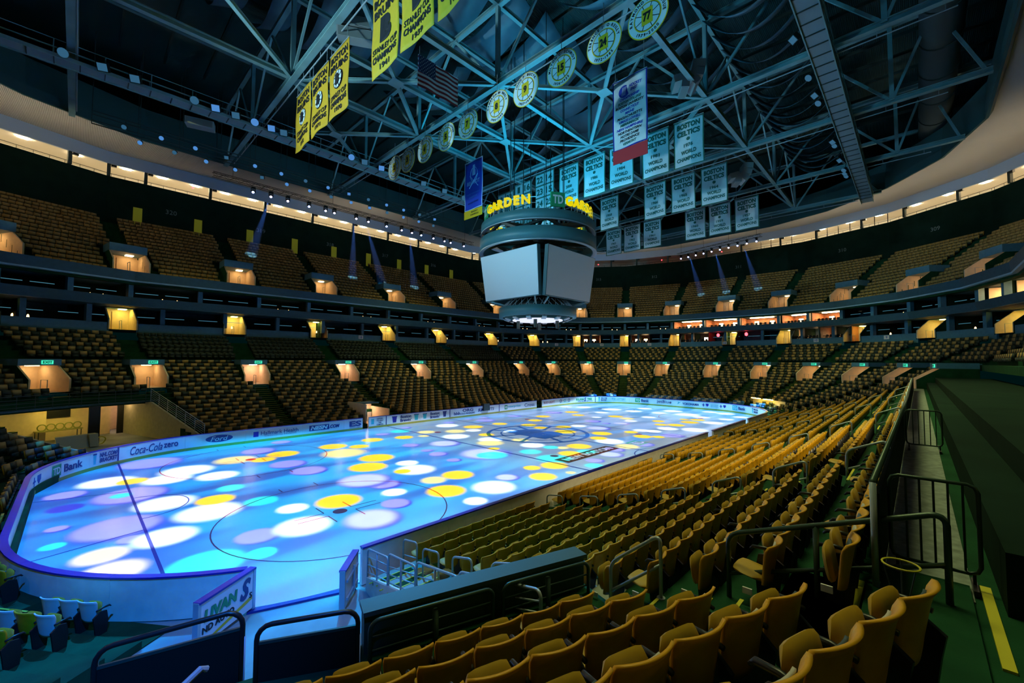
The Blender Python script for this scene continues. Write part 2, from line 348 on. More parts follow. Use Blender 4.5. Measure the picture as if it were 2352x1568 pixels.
# ------------------------------------------------------------------ rink
RR, L1, L2, HX, HY = 8.53, 4.424, 21.95, 30.48, 12.954
SEG = [2 * L1, pi / 2 * RR, 2 * L2, pi / 2 * RR, 2 * L1, pi / 2 * RR, 2 * L2, pi / 2 * RR]
def per(u, d=0):
    """point at arc length u round the rink (0 = start of left end, going clockwise seen from above), d outwards, plus outward normal"""
    if u < 0:
        a = pi - u / RR if False else pi + (-u) / RR
        nx, ny = cos(a), sin(a); return V3(-L2 + (RR + d) * nx, -L1 + (RR + d) * ny, 0), V3(nx, ny, 0)
    if u < SEG[0]: return V3(-HX - d, -L1 + u, 0), V3(-1, 0, 0)
    u -= SEG[0]
    if u < SEG[1]: a = pi - u / RR; n = V3(cos(a), sin(a), 0); return V3(-L2, L1, 0) + (RR + d) * n, n
    u -= SEG[1]
    if u < SEG[2]: return V3(-L2 + u, HY + d, 0), V3(0, 1, 0)
    u -= SEG[2]
    if u < SEG[3]: a = pi / 2 - u / RR; n = V3(cos(a), sin(a), 0); return V3(L2, L1, 0) + (RR + d) * n, n
    u -= SEG[3]
    if u < SEG[4]: return V3(HX + d, L1 - u, 0), V3(1, 0, 0)
    u -= SEG[4]
    if u < SEG[5]: a = -u / RR; n = V3(cos(a), sin(a), 0); return V3(L2, -L1, 0) + (RR + d) * n, n
    u -= SEG[5]; return V3(L2 - u, -HY - d, 0), V3(0, -1, 0)
# arena slab
mb = MB(); mb.box(-46, 52, -36, 36, -.35, -.03, CONC2); fl = struct(mb.build('floor'))
# ice sheet
N_ = 200; tot = sum(SEG[:7]) ; full = sum(SEG)
pts = []
for k in range(5):
    pass
ring = [per(u)[0][:2] for u in np.arange(0, sum(SEG[:7]) - .01, .5)]
a_ = np.linspace(-pi / 2, -pi, 24)
ring += [(-L2 + RR * cos(t), -L1 + RR * sin(t)) for t in a_]
mb = MB(); mb.poly(ring, .03, ICE, ((0, 0, -.03), (1, 0, 0), (0, 1, 0), (0, 0, 1)))
ice = tag(mb.build('ice_sheet'), 'white ice sheet of the rink dotted with coloured discs of light', 'ice rink')
def flat(name, material, fn, parent=ice, z=.004):
    m = MB(); fn(m, z); return m.build(name, parent)
def strip(m, x0, x1, y0, y1, z, mt): m.add([(x0, y0, z), (x1, y0, z), (x1, y1, z), (x0, y1, z)], [(0, 1, 2, 3)], mt)
def ringm(m, cx, cyy, r, w, z, mt, a0=0, a1=2 * pi, n=72):
    t = np.linspace(a0, a1, n); P = np.array([[(cx + (r - w / 2) * cos(q), cyy + (r - w / 2) * sin(q), z), (cx + (r + w / 2) * cos(q), cyy + (r + w / 2) * sin(q), z)] for q in t]); m.grid(P, mt)
GX = 27.13; gy = L1 + math.sqrt(RR ** 2 - (L2 - GX) ** 2)
for sgn in (-1, 1):
    flat('goal_line', LINEB, lambda m, z: strip(m, sgn * GX - .05, sgn * GX + .05, -gy + .05, gy - .05, z, LINEB))
    def crease(m, z):
        ringm(m, sgn * GX, 0, 1.83, .05, z, LINEB, pi / 2 * (1 - sgn) + (pi / 2 - .73 if False else 0) + pi - pi / 2 + .0, pi / 2 * (1 - sgn) + pi + pi / 2, 30)
    flat('goal_crease', LINEB, crease, z=.006)
    def trap(m, z):
        for s in (-1, 1):
            a, b = V3(sgn * GX, s * 3.35, z), V3(sgn * HX, s * 4.27, z); w = V3(0, .03, 0); m.add([a - w, a + w, b + w, b - w], [(0, 1, 2, 3)], LINEB)
    flat('trapezoid_line', LINEB, trap, z=.006)
    flat('blue_line', LINEB, lambda m, z: strip(m, sgn * 7.62 - .07, sgn * 7.62 + .07, -HY + .02, HY - .02, z, LINEB))
    for s in (-1, 1):
        cx_, cy_ = sgn * 21.03, s * 6.71
        def fo(m, z):
            ringm(m, cx_, cy_, 4.57, .05, z, LINER)
            for q in (-1, 1):
                for w in (-1, 1):
                    strip(m, cx_ + q * .6, cx_ + q * 1.8, cy_ + w * .22 - .025, cy_ + w * .22 + .025, z, LINER)
                    xx = cx_ + q * .6; strip(m, xx - .025, xx + .025, min(cy_ + w * .22, cy_ + w * 1.1), max(cy_ + w * .22, cy_ + w * 1.1), z, LINER)
                    xx = cx_ + q * .85; yy = cy_ + w * 4.6
                    strip(m, xx - .025, xx + .025, min(yy, yy + w * .6), max(yy, yy + w * .6), z, LINER)
        flat('faceoff_circle', LINER, fo)
        def dot(m, z):
            t = np.linspace(0, 2 * pi, 28, endpoint=False); m.add([(cx_ + .3 * cos(q), cy_ + .3 * sin(q), z) for q in t], [tuple(range(28))], LINER)
        flat('faceoff_dot', LINER, dot, z=.006)
        def dot2(m, z):
            t = np.linspace(0, 2 * pi, 20, endpoint=False); m.add([(sgn * 6.1 + .3 * cos(q), s * 6.71 + .3 * sin(q), z) for q in t], [tuple(range(20))], LINER)
        flat('neutral_dot', LINER, dot2, z=.006)
flat('centre_line', LINEB, lambda m, z: strip(m, -.07, .07, -HY + .02, HY - .02, z, LINEB))
flat('referee_crease', LINEB, lambda m, z: ringm(m, 0, -HY, 3.05, .06, z, LINEB, 0, pi, 30))
def logo(m, z):
    ringm(m, 0, 0, 4.45, .35, z, LOGOB)
    ringm(m, 0, 0, 3.3, .14, z, LOGOB)
    for k in range(8):
        a = k * pi / 4 + pi / 8; c, s = cos(a), sin(a); w = .16
        m.add([(1.8 * c - w * s, 1.8 * s + w * c, z), (1.8 * c + w * s, 1.8 * s - w * c, z), (4.3 * c + w * s, 4.3 * s - w * c, z), (4.3 * c - w * s, 4.3 * s + w * c, z)], [(0, 1, 2, 3)], LOGOB)
    put_text(m, 'B', 0, 0, 4.6, ((0, 0, z), (1, 0, 0), (0, 1, 0), (0, 0, 1)), LOGOB, bold=.08)
tag(flat('centre_logo', LOGOB, logo, z=.008), 'dark blue spoked letter emblem')
def sqr(m, z):
    strip(m, 1.5, 3.0, -9.2, -7.9, z, mat('logo_green', (.05, .42, .08), .5)); put_text(m, 'TD', 2.25, -8.55, .8, ((0, 0, z + .004), (1, 0, 0), (0, 1, 0), (0, 0, 1)), WHITE, bold=.03)
flat('green_square_logo', None, sqr, z=.006)
def dunk(m, z):
    m.add([(-7.0, -8.6, z), (-.6, -8.6, z), (-.6, -7.4, z), (-7.0, -7.4, z)], [(0, 1, 2, 3)], mat('logo_brown', (.10, .035, .02), .5))
    put_text(m, 'NEW BOSTON', -3.8, -8.0, .7, ((0, 0, z + .004), (1, 0, 0), (0, 1, 0), (0, 0, 1)), WHITE, w=5.6, bold=.04)
flat('dark_strip_logo', None, dunk, z=.006)

# dasher boards
BGREEN = mat('ad_green', (.02, .30, .12), .5); BCYAN = mat('ad_cyan', (.03, .42, .5), .5); BNAVY = mat('ad_navy', (.02, .04, .18), .5); BRED = mat('ad_red', (.4, .03, .05), .5)
def board(u0, u1, label, ads=(), mark=()):
    pm, nm = per((u0 + u1) / 2)
    t = thing('rink_board', label, 'rink board', (pm[0], pm[1], 0), 'dasher boards round the ice')
    n = max(2, int((u1 - u0) / .45) + 1); us = np.linspace(u0 + .004, u1 - .004, n)
    def sheet(d0, d1, z0, z1, mt, m):
        A = np.array([[per(u, d0)[0] + V3(0, 0, z0), per(u, d0)[0] + V3(0, 0, z1)] for u in us]); B = np.array([[per(u, d1)[0] + V3(0, 0, z0), per(u, d1)[0] + V3(0, 0, z1)] for u in us])
        m.grid(A, mt, B - A)
    m = MB(); sheet(.0, .025, .0, 1.04, WHITE, m); m.build('panel', t)
    m = MB(); sheet(-.012, -.002, .0, .19, YKICK, m); m.build('kick_plate', t)
    m = MB(); sheet(.03, .12, .0, 1.02, CREAM, m); m.build('back_panel', t)
    m = MB(); sheet(-.03, .16, 1.04, 1.085, BLUE, m); m.build('cap_rail', t)
    for q in mark:
        m = MB(); P, nn = per(q); tt = V3(-nn[1], nn[0], 0); m.ob(P + V3(0, 0, .6) - nn * .006, tt * .05, nn * .005, V3(0, 0, .42), BNAVY); m.build('line_mark', t)
    for ad in ads:
        uc, txt, hh, w, mt = ad[:5]; zc = ad[5] if len(ad) > 5 else .62; bold = ad[6] if len(ad) > 6 else .02; sh = ad[7] if len(ad) > 7 else 0
        m = MB()
        def warp(a, b):
            out = []
            for x, y in zip(a, b):
                P, nn = per(uc + x, -.016); out.append(P + V3(0, 0, zc + y))
            return np.array(out)
        P, nn = per(uc)
        if txt == '#box': 
            q = np.linspace(uc - w / 2, uc + w / 2, 4); A = np.array([[per(x, -.008)[0] + V3(0, 0, zc - hh / 2), per(x, -.008)[0] + V3(0, 0, zc + hh / 2)] for x in q]); m.grid(A, mt)
            nm_ = 'logo_panel'
        elif txt == '#oval':
            c = [per(uc, -.008)[0] + V3(0, 0, zc)] + [per(uc + w / 2 * cos(q), -.008)[0] + V3(0, 0, zc + hh / 2 * sin(q)) for q in np.linspace(0, 2 * pi, 28, endpoint=False)]
            m.add(c, [(0, 1 + i, 1 + (i + 1) % 28) for i in range(28)], mt); nm_ = 'logo_panel'
        elif txt == '#cup':
            q = [(-w / 2, hh / 2), (w / 2, hh / 2), (w * .34, -hh / 2), (-w * .34, -hh / 2)]
            m.add([per(uc + x, -.008)[0] + V3(0, 0, zc + y) for x, y in q], [(0, 1, 2, 3)], mt)
            m.add([per(uc + x, -.012)[0] + V3(0, 0, zc + y) for x, y in [(-w * .56, hh * .5), (w * .56, hh * .5), (w * .56, hh * .38), (-w * .56, hh * .38)]], [(0, 1, 2, 3)], BNAVY); nm_ = 'logo_panel'
        elif txt == '#cross':
            for (x0, x1, y0, y1) in ((-w * .5, -w * .1, -.1 * hh, .1 * hh), (-w * .36, -w * .24, -hh / 2, hh / 2)):
                m.add([per(uc + x, -.008)[0] + V3(0, 0, zc + y) for x, y in [(x0, y0), (x1, y0), (x1, y1), (x0, y1)]], [(0, 1, 2, 3)], mt)
            m.add([per(uc + x, -.008)[0] + V3(0, 0, zc + y) for x, y in [(w * .05, hh / 2), (w * .45, hh / 2), (w * .45, -.05 * hh), (w * .25, -hh / 2), (w * .05, -.05 * hh)]], [(0, 1, 2, 3, 4)], mt); nm_ = 'logo_panel'
        else:
            put_text(m, txt, 0, 0, hh, (P, V3(1, 0, 0), V3(0, 0, 1), -nn), mt, w=w, bold=bold, shear=sh, warp=warp); nm_ = 'lettering'
        m.build(nm_, t)
    return t
ADS = {
 16: [], }
BL = [
 (-9.33, -6.2, 'outer curve of white boards at the open gate, blue cap rail', []),
 (-6.2, -3.1, 'plain white board in the near bend, second from the open gate', []),
 (-3.1, 0, 'plain white board in the near bend, third from the open gate', []),
 (0, 4.4, 'plain white board behind the near goal line, near half', []),
 (4.4, 8.85, 'plain white board behind the near goal line, far half', []),
 (8.85, 11.6, 'curved white board with a blue cross and shield logo before the green square bank logo', [(10.5, '#cross', .45, 1.2, BLUE)]),
 (11.6, 14.9, 'curved board with green square logo and the word Bank', [(12.5, '#box', .62, .76, BGREEN), (12.5, 'TD', .36, .6, WHITE), (13.75, 'Bank', .42, 1.3, BNAVY)]),
 (14.9, 16.66, 'curved board with bottle outline and the word BRACKET', [(15.2, '#cup', .62, .22, BCYAN), (16.05, 'NHL.COM/', .26, 1.1, BNAVY, .78, .03, .2), (16.05, 'BRACKET', .26, 1.1, BNAVY, .47, .03, .2)], (16.64,)),
 (16.66, 20.6, 'board with the script soft drink advert beside the goal line', [(18.3, 'Coca-Cola', .52, 1.9, BNAVY, .62, .0, .35), (19.75, 'zero', .3, .85, BNAVY, .6, .02)]),
 (20.6, 24.4, 'board with dark blue oval badge', [(22.68, '#oval', .52, 1.72, BNAVY), (22.68, 'Ford', .34, 1.1, WHITE, .62, 0, .3)]),
 (24.4, 28.6, 'board reading Hallmark Health', [(25.1, '#box', .4, .36, BLUE), (26.85, 'Hallmark Health', .30, 2.8, BNAVY, .66, 0), (26.9, 'Community Hospital', .09, 2.4, BNAVY, .42, 0)]),
 (28.6, 32.2, 'board with slanted dotcom broadcaster name in a dark box', [(30.0, '#box', .46, 1.7, BNAVY), (30.0, 'NESN', .34, 1.5, WHITE, .62, .05, .25), (31.3, '.COM', .30, .95, BNAVY, .62, .04, .25)]),
 (32.2, 34.0, 'board with large letters ES beside the open door', [(33.28, 'ES', .5, 1.15, BNAVY, .62, .04), (33.28, 'electric supply', .09, 1.1, BNAVY, .26, 0)]),
 (34.62, 36.48, 'board with small stacked words just right of the open door', [(35.0, '#box', .5, .3, BCYAN), (35.75, 'LISTEN', .12, .6, BNAVY, .86), (35.75, 'TO HELP', .12, .7, BNAVY, .67), (35.75, 'THE', .12, .3, BNAVY, .48), (35.75, 'COMPETE', .12, .7, BNAVY, .29)], (36.44,)),
 (36.48, 40.4, 'coffee advert board with the first Boston Brewin and cups', [(37.35, '#cup', .62, .55, BLUE), (38.65, 'Boston', .3, 1.25, BNAVY, .8, .03), (38.65, "Brewin'", .3, 1.3, BNAVY, .44, .03), (39.9, '#cup', .62, .55, BCYAN)]),
 (40.4, 44.32, 'coffee advert board with the second Boston Brewin up to the red line', [(40.95, '#cup', .55, .5, BCYAN), (42.25, 'Boston', .3, 1.2, BNAVY, .8, .03), (42.25, "Brewin'", .3, 1.25, BNAVY, .44, .03), (43.55, '#cup', .62, .5, BNAVY)], (44.28,)),
 (44.32, 48.2, 'board reading packaging beyond the centre line', [(45.3, 'hhh', .34, .9, BNAVY, .5, .03), (46.9, 'O.R.G. PACKAGING', .2, 2.1, BNAVY, .42, .01), (46.9, 'ORG', .34, 1.6, BNAVY, .78, .02)]),
 (48.2, 52.02, 'board with slanted SUM letters hidden by a black box', [(48.95, 'SUM', .36, 1.0, BNAVY, .62, .04, .2), (50.7, 'ITS', .36, .8, BNAVY, .62, .0, .2)], (51.98,)),
 (52.02, 56.1, 'board with the teal square and rental company name', [(53.2, '#box', .55, .5, BGREEN), (53.2, 'e', .3, .3, WHITE, .62), (54.75, 'nterprise', .36, 2.3, BCYAN, .62, .01)]),
 (56.1, 59.2, 'board with thin spaced capitals left of the cyan opening', [(57.7, 'Cross', .46, 2.0, BNAVY, .62, 0)]),
 (60.35, 63.6, 'beer advert board right of the cyan opening', [(61.95, 'BUD LIGHT', .30, 2.4, BRED, .64, 0)]),
 (63.6, 67.5, 'far corner board with three ring logos', [(64.6, 'O', .45, .5, BNAVY, .66), (65.6, 'O', .45, .5, BCYAN, .66), (66.6, 'O', .45, .5, BNAVY, .66), (65.6, '#box', .06, 2.6, BCYAN, .36)]),
 (67.5, 71.62, 'far corner board with the green tire and auto advert', [(68.9, 'SULLIVAN', .32, 1.5, BGREEN, .66, .04), (69.85, 'S', .6, .3, BNAVY, .62, .05, .3), (70.6, 'TIRE', .32, .8, BGREEN, .66, .04), (69.8, 'AND AUTO SERVICE', .12, 2.6, BNAVY, .36, 0)], (71.58,)),
 (71.62, 76.8, 'far board with BRACKET and lottery adverts', [(72.2, '#cup', .6, .2, BCYAN), (72.95, 'NHL.COM', .22, .9, BNAVY, .78), (72.95, 'BRACKET', .22, .9, BNAVY, .48), (75.2, 'THE LOTTERY', .30, 2.1, BCYAN, .66, .02), (75.3, '#box', .05, 2.0, BCYAN, .38)]),
 (76.8, 80.6, 'far end board with the green square and Bank', [(78.05, '#box', .62, .74, BGREEN), (78.05, 'TD', .36, .6, WHITE), (79.2, 'Bank', .38, 1.2, BNAVY)]),
 (80.6, 84.0, 'far end board with rounded lowercase airline name', [(82.14, 'jetBlue', .5, 2.2, BNAVY, .62, 0)]),
 (84.0, 87.4, 'far end board with tyre maker name in capitals', [(84.35, 'Y', .3, .5, BCYAN, .66, .04, .5), (85.95, 'YOKOHAMA', .3, 2.3, BNAVY, .6, .03)]),
 (87.4, 91.1, 'far end board with two pairs of cross and shield', [(87.95, '#cross', .4, .9, BLUE), (89.12, 'BLUE CROSS', .1, 1.0, BCYAN, .7, 0), (89.12, 'BLUE SHIELD', .1, 1.0, BCYAN, .5, 0), (90.25, '#cross', .4, .9, BLUE)]),
 (91.1, 94.1, 'curved far right board with green square and Bank', [(91.94, '#box', .62, .74, BCYAN), (91.94, 'TD', .36, .6, WHITE), (93.02, 'Bank', .38, 1.1, BNAVY)]),
 (94.1, 97.3, 'curved far right board with the last bottle outline', [(94.9, '#cup', .6, .2, BCYAN), (95.6, 'NHL.COM', .2, .9, BNAVY, .78), (95.6, 'BRACKET', .2, .9, BNAVY, .48)]),
 (97.3, 101.8, 'plain board in the far right bend of the rink', []), (101.8, 104.9, 'plain near side board at the far end of the seats, first', []), (104.9, 107.9, 'plain near side board just past the farther open bench gate', []),
]
u = 108.85
names = ['first', 'second', 'third', 'fourth', 'fifth', 'sixth', 'seventh', 'eighth', 'ninth', 'tenth', 'eleventh', 'twelfth', 'thirteenth', 'fourteenth', 'fifteenth', 'sixteenth', 'seventeenth', 'eighteenth', 'nineteenth', 'twentieth']
for i, (a, b) in enumerate([(108.85, 111.8), (111.8, 114.7), (114.7, 117.6)]): BL.append((a, b, 'near side board between the two open bench gates, %s from the far gate' % names[i], []))
for i in range(9):
    a = 118.75 + i * (146.95 - 118.75) / 9; BL.append((a, a + (146.95 - 118.75) / 9, 'near side board seen from behind over the front row, %s from the nearer bench gate' % names[i], []))
for q in BL: board(q[0], q[1], q[2], q[3], q[4] if len(q) > 4 else ())
# doors of the big gate, standing open
def door(a, b, label, texty):
    a, b = V3(*a), V3(*b); D = b - a; L = np.linalg.norm(D); D /= L; Nn = V3(D[1], -D[0], 0)
    if Nn @ (np.array(CP) - a) < 0: Nn = -Nn
    t = thing('rink_gate_door', label, 'gate door', a)
    m = MB(); m.ob((a + b) / 2 + V3(0, 0, .56), D * L / 2, Nn * .05, V3(0, 0, .48), WHITE); m.build('panel', t)
    m = MB(); m.ob((a + b) / 2 + V3(0, 0, 1.07), D * (L / 2 + .02), Nn * .09, V3(0, 0, .025), BLUE); m.build('cap_rail', t)
    for P in (a, b): m = MB(); m.ob(P + V3(0, 0, .56), D * .04, Nn * .07, V3(0, 0, .52), RAIL); m.build('edge_post', t)
    if texty:
        X = D if (np.cross(D, V3(0, 0, 1)) @ Nn) > 0 else -D
        fr = ((a + b) / 2 + Nn * .058, X, V3(0, 0, 1), Nn)
        m = MB(); put_text(m, 'LIVAN', -.22, .70, .27, fr, BGREEN, w=.95, bold=.05, shear=.1); put_text(m, 'S', .52, .68, .5, fr, BNAVY, w=.34, bold=.04, shear=.35)
        put_text(m, 'ND AUTO', -.28, .40, .15, fr, INK, w=.9, bold=.02); put_text(m, 'S', .70, .45, .14, fr, INK, bold=.02); m.build('lettering', t)
        m = MB(); m.add([np.array(fr[0]) + X * x + V3(0, 0, z) for x, z in [(-.76, .12), (-.45, .12), (.76, .32), (.76, .42), (-.76, .12)][:4]], [(0, 1, 2, 3)], GOLD); m.build('gold_stripe', t)
    else:
        for z in (.3, .75):
            m = MB(); m.beam(a + D * .1 + V3(0, 0, z) + Nn * .09, b - D * .1 + V3(0, 0, z) + Nn * .09, .05, .06, RAIL); m.build('brace', t)
        m = MB(); m.beam(a + D * .5 + Nn * .1 + V3(0, 0, .2), a + D * .5 + Nn * .1 + V3(0, 0, .9), .05, .05, RAIL); m.build('latch', t)
    return t
door((-25.78, -12.15, 0), (-27.12, -13.1, 0), 'white rink gate door standing open with green and black tire advert', True)
door((-23.42, -13.1, 0), (-24.2, -14.0, 0), 'rink gate door standing open edge-on beside the steel railings', False)
m = MB(); m.beam((-25.9, -12.2, .0), (-23.4, -13.1, .0), .14, .05, LINEB); tag(m.build('gate_threshold'), 'dark threshold strip between ice and floor in the open gate', 'threshold')
# things by the boards
t = thing('bench_box', 'black box standing on the far boards hiding the slanted letters', 'box', (*per(49.7, -.08)[0][:2], .45)); m = MB(); P, nn = per(49.7, -.1); m.box(P[0] - .5, P[0] + .5, P[1] - .1, P[1] + .05, .5, 1.35, BLK); m.build('case', t); m = MB(); m.box(P[0] - .45, P[0] + .45, P[1] - .12, P[1] - .1, .55, 1.3, DSTEEL); m.build('front_panel', t)

# ------------------------------------------------------------------ the bowl
WORDS = ['first', 'second', 'third', 'fourth', 'fifth', 'sixth', 'seventh', 'eighth', 'ninth', 'tenth']
R0 = 8.53; TT = tan(R(9)); CXL, CXR, CYY = 21.2, 22.0, 4.42
class Flat: pass
FL = []
def mkflat(ang, base, lo0, hi0, splits=(), name=''):
    f = Flat(); a = R(ang); f.n = V3(cos(a), sin(a), 0); f.t = V3(-f.n[1], f.n[0], 0); f.base = V3(*base, 0); f.lo0 = lo0; f.hi0 = hi0; f.splits = list(splits); f.name = name; f.ang = ang; FL.append(f)
    c_ = sum(1 for q in FL if q.name == name); f.loc = name if name in ('near side', 'far end', 'opposite side', 'left end') else WORDS[c_ - 1] + ' wedge of the ' + name; return f
def lo(f, d): return f.lo0 - (R0 + d) * TT
def hi(f, d): return f.hi0 + (R0 + d) * TT
def P3(f, d, s, z): return f.base + f.n * d + f.t * s + V3(0, 0, z)
NEAR = mkflat(-90, (0, -12.95), -CXL, CXR, (-16.2, -6.1, 4.4, 14.5), 'near side')
for k in range(1, 5):
    a = R(-90 + 18 * k); mkflat(-90 + 18 * k, (CXR + R0 * cos(a), -CYY + R0 * sin(a)), 0, 0, (), 'far right bend')
RIGHT = mkflat(0, (CXR + R0, 0), -CYY, CYY, (-.7,), 'far end')
for k in range(1, 5):
    a = R(18 * k); mkflat(18 * k, (CXR + R0 * cos(a), CYY + R0 * sin(a)), 0, 0, (), 'far left bend')
FAR = mkflat(90, (0, 12.95), -CXR, CXL, (-14.5, -4.5, 6.1, 16.0), 'opposite side')
for k in range(1, 5):
    a = R(90 + 18 * k); mkflat(90 + 18 * k, (-CXL + R0 * cos(a), CYY + R0 * sin(a)), 0, 0, (), 'left bend')
LEFT = mkflat(180, (-CXL - R0, 0), -CYY, CYY, (.7,), 'left end')
for k in range(1, 5):
    a = R(180 + 18 * k); mkflat(180 + 18 * k, (-CXL + R0 * cos(a), -CYY + R0 * sin(a)), 0, 0, (), 'near left bend')
W54 = [f for f in FL if f.ang == 216][0]; W36 = [f for f in FL if f.ang == 234][0]; W18 = [f for f in FL if f.ang == 252][0]
TL54 = [f for f in FL if f.ang in (126, 144)]
ZT = np.array([1.22, 1.37, 1.52, 1.69, 1.90, 2.13, 2.38, 2.66, 2.96, 3.28, 3.62, 3.98, 4.34, 4.70, 5.05, 5.40, 5.75, 6.10, 6.44, 6.8])
def dback(k): return 1.24 + .777 * k
def zf(k): return ZT[k] - .84
AW = .62
def intervals(f, d, aw=AW):
    c = [lo(f, d)] + f.splits + [hi(f, d)]
    return [(c[i] + aw, c[i + 1] - aw) for i in range(len(c) - 1)]
def centers(f, d): return [lo(f, d)] + f.splits + [hi(f, d)]
def skiprow(f, k):
    if f is W18: return k < 10 or k > 14
    if f is W36: return k < 12
    if f is NEAR: return k > 13
    if f.ang in (108, 126): return k < 12      # big service tunnel under the left bend
    return False
def zoff(f, k): return -.38 if f in (W54,) and k < 6 else 0.0
SEATS = []   # (x,y,z, angle of facing-outward normal, flat, k, index, tier)
seatrows = {}
def addrow(f, k, d, z, a, b, tier, pitch=.53):
    n = int((b - a) / pitch)
    if n < 1: return
    g = (b - a - n * pitch) / 2
    if f is W18 and tier == 'lower': g = b - a - n * pitch
    for i in range(n):
        s = a + g + pitch * (i + .5); P = P3(f, d, s, z); SEATS.append((P[0], P[1], z, math.atan2(f.n[1], f.n[0]), f, k, i, n, tier, s))
PW = 1.25
# lower bowl treads: one stepped slab per flat
def lower():
    for f in FL:
        m = MB(); st = MB(); nz = MB()
        for k in range(19):
            if skiprow(f, k): continue
            d = dback(k); z = zf(k) + zoff(f, k); d0, d1 = d - .62, d + .16 + (.0)
            iv = intervals(f, d); cs = centers(f, d)
            if f is W54 and k < 6: iv = [(iv[0][0], .9)]
            if f is W18:
                iv = [(iv[0][0], hi(f, d) - .52)]
            a, b = lo(f, d), hi(f, d)
            holes = []
            if k >= 13 and f is not NEAR:
                holes = [(c - PW, c + PW) for c in cs]
            if f is FAR and k <= 4: holes = [(6.8, 9.4)]; iv = [(p_, q_) for (p0_, q0_) in iv for (p_, q_) in (((p0_, 6.7), (9.5, q0_)) if p0_ < 8 < q0_ else ((p0_, q0_),)) if q_ - p_ > .6]
            segs = [(a, b)]
            for h in holes:
                ns = []
                for (p, q) in segs:
                    if h[1] <= p or h[0] >= q: ns.append((p, q)); continue
                    if h[0] > p: ns.append((p, h[0]))
                    if h[1] < q: ns.append((h[1], q))
                segs = ns
            for (p, q) in segs:
                z0 = max(-.03, z - .75) if not (f is W54) else -.03
                # tread block (a quad prism following the fan of the flat)
                full = (p <= a + 1e-6, q >= b - 1e-6)
                pa = lambda dd: (lo(f, dd) if full[0] else p); qa = lambda dd: (hi(f, dd) if full[1] else q)
                if f is W54 and k < 6: qa = lambda dd: 2.2
                vs = [P3(f, d0, pa(d0), z0), P3(f, d0, qa(d0), z0), P3(f, d1, qa(d1), z0), P3(f, d1, pa(d1), z0)]
                vs += [v + V3(0, 0, z - z0) for v in vs]
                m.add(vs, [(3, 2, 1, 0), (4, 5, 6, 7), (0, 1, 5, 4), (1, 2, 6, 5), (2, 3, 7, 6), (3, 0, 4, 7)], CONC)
            for (p, q) in iv:
                if k >= 13:
                    if f is not NEAR and f is not W18: p += .75; q -= .75
                addrow(f, k, d, z, p, q, 'lower')
            # aisle steps with bright nosing
            if k < 13:
                for c in cs[:1] + f.splits:
                    cc = c
                    zz = z
                    if f is W18 and c == cs[0]: continue
                    rise = (ZT[k + 1] - ZT[k]) / 2
                    st.ob(P3(f, d + .16 - .19, cc, zz + rise / 2 + .001), f.t * AW * .96, f.n * .19, V3(0, 0, rise / 2), CONC)
                    nz.ob(P3(f, d + .16 - .38, cc, zz + rise + .004), f.t * AW * (1.12 if f is NEAR else .95), f.n * .022, V3(0, 0, .006), YSTEP)
                    nz.ob(P3(f, d + .16, cc, zf(min(k + 1, 18)) + .004), f.t * AW * (1.12 if f is NEAR else .95), f.n * .022, V3(0, 0, .006), YSTEP)
        if m.n:
            o = struct(m.build('floor_stand')); 
        if st.n: struct(st.build('floor_stair')); tag(nz.build('step_nosing'), 'yellow step edge strips on the stairs, %s' % f.loc, 'step edging', 'yellow step edges')
lower()
# upper loge rows behind the cross aisle
for f in FL:
    if f.ang in (234, 252) : continue
    m = MB(); w = MB()
    near = f is NEAR
    d0 = 15.9; z0 = 6.1
    # parapet band with pale rail on top of the lower rows
    for (a, b) in ([(lo(f, d0), hi(f, d0))] if not near else []):
        vs = [P3(f, d0, a, 5.9), P3(f, d0, b, 5.9), P3(f, d0 + .14, hi(f, d0 + .14), 5.9), P3(f, d0 + .14, lo(f, d0 + .14), 5.9)]; vs += [v + V3(0, 0, .55) for v in vs]
        w.add(vs, [(3, 2, 1, 0), (4, 5, 6, 7), (0, 1, 5, 4), (1, 2, 6, 5), (2, 3, 7, 6), (3, 0, 4, 7)], BLUEG)
    for j in range(6):
        d = 16.75 + .8 * j; z = 6.35 + .42 * j; da, db = d - .64, d + .16
        if j == 0: da = 15.9
        vs = [P3(f, da, lo(f, da), z - .5), P3(f, da, hi(f, da), z - .5), P3(f, db, hi(f, db), z - .5), P3(f, db, lo(f, db), z - .5)]; vs += [v + V3(0, 0, .5) for v in vs]
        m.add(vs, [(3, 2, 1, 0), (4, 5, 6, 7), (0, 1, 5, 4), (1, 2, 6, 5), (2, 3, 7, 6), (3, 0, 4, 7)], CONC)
        for (p, q) in intervals(f, d, .75): addrow(f, j, d, z, p, q, 'club')
    struct(m.build('floor_club'))
    if w.n: struct(w.build('trim_1'))
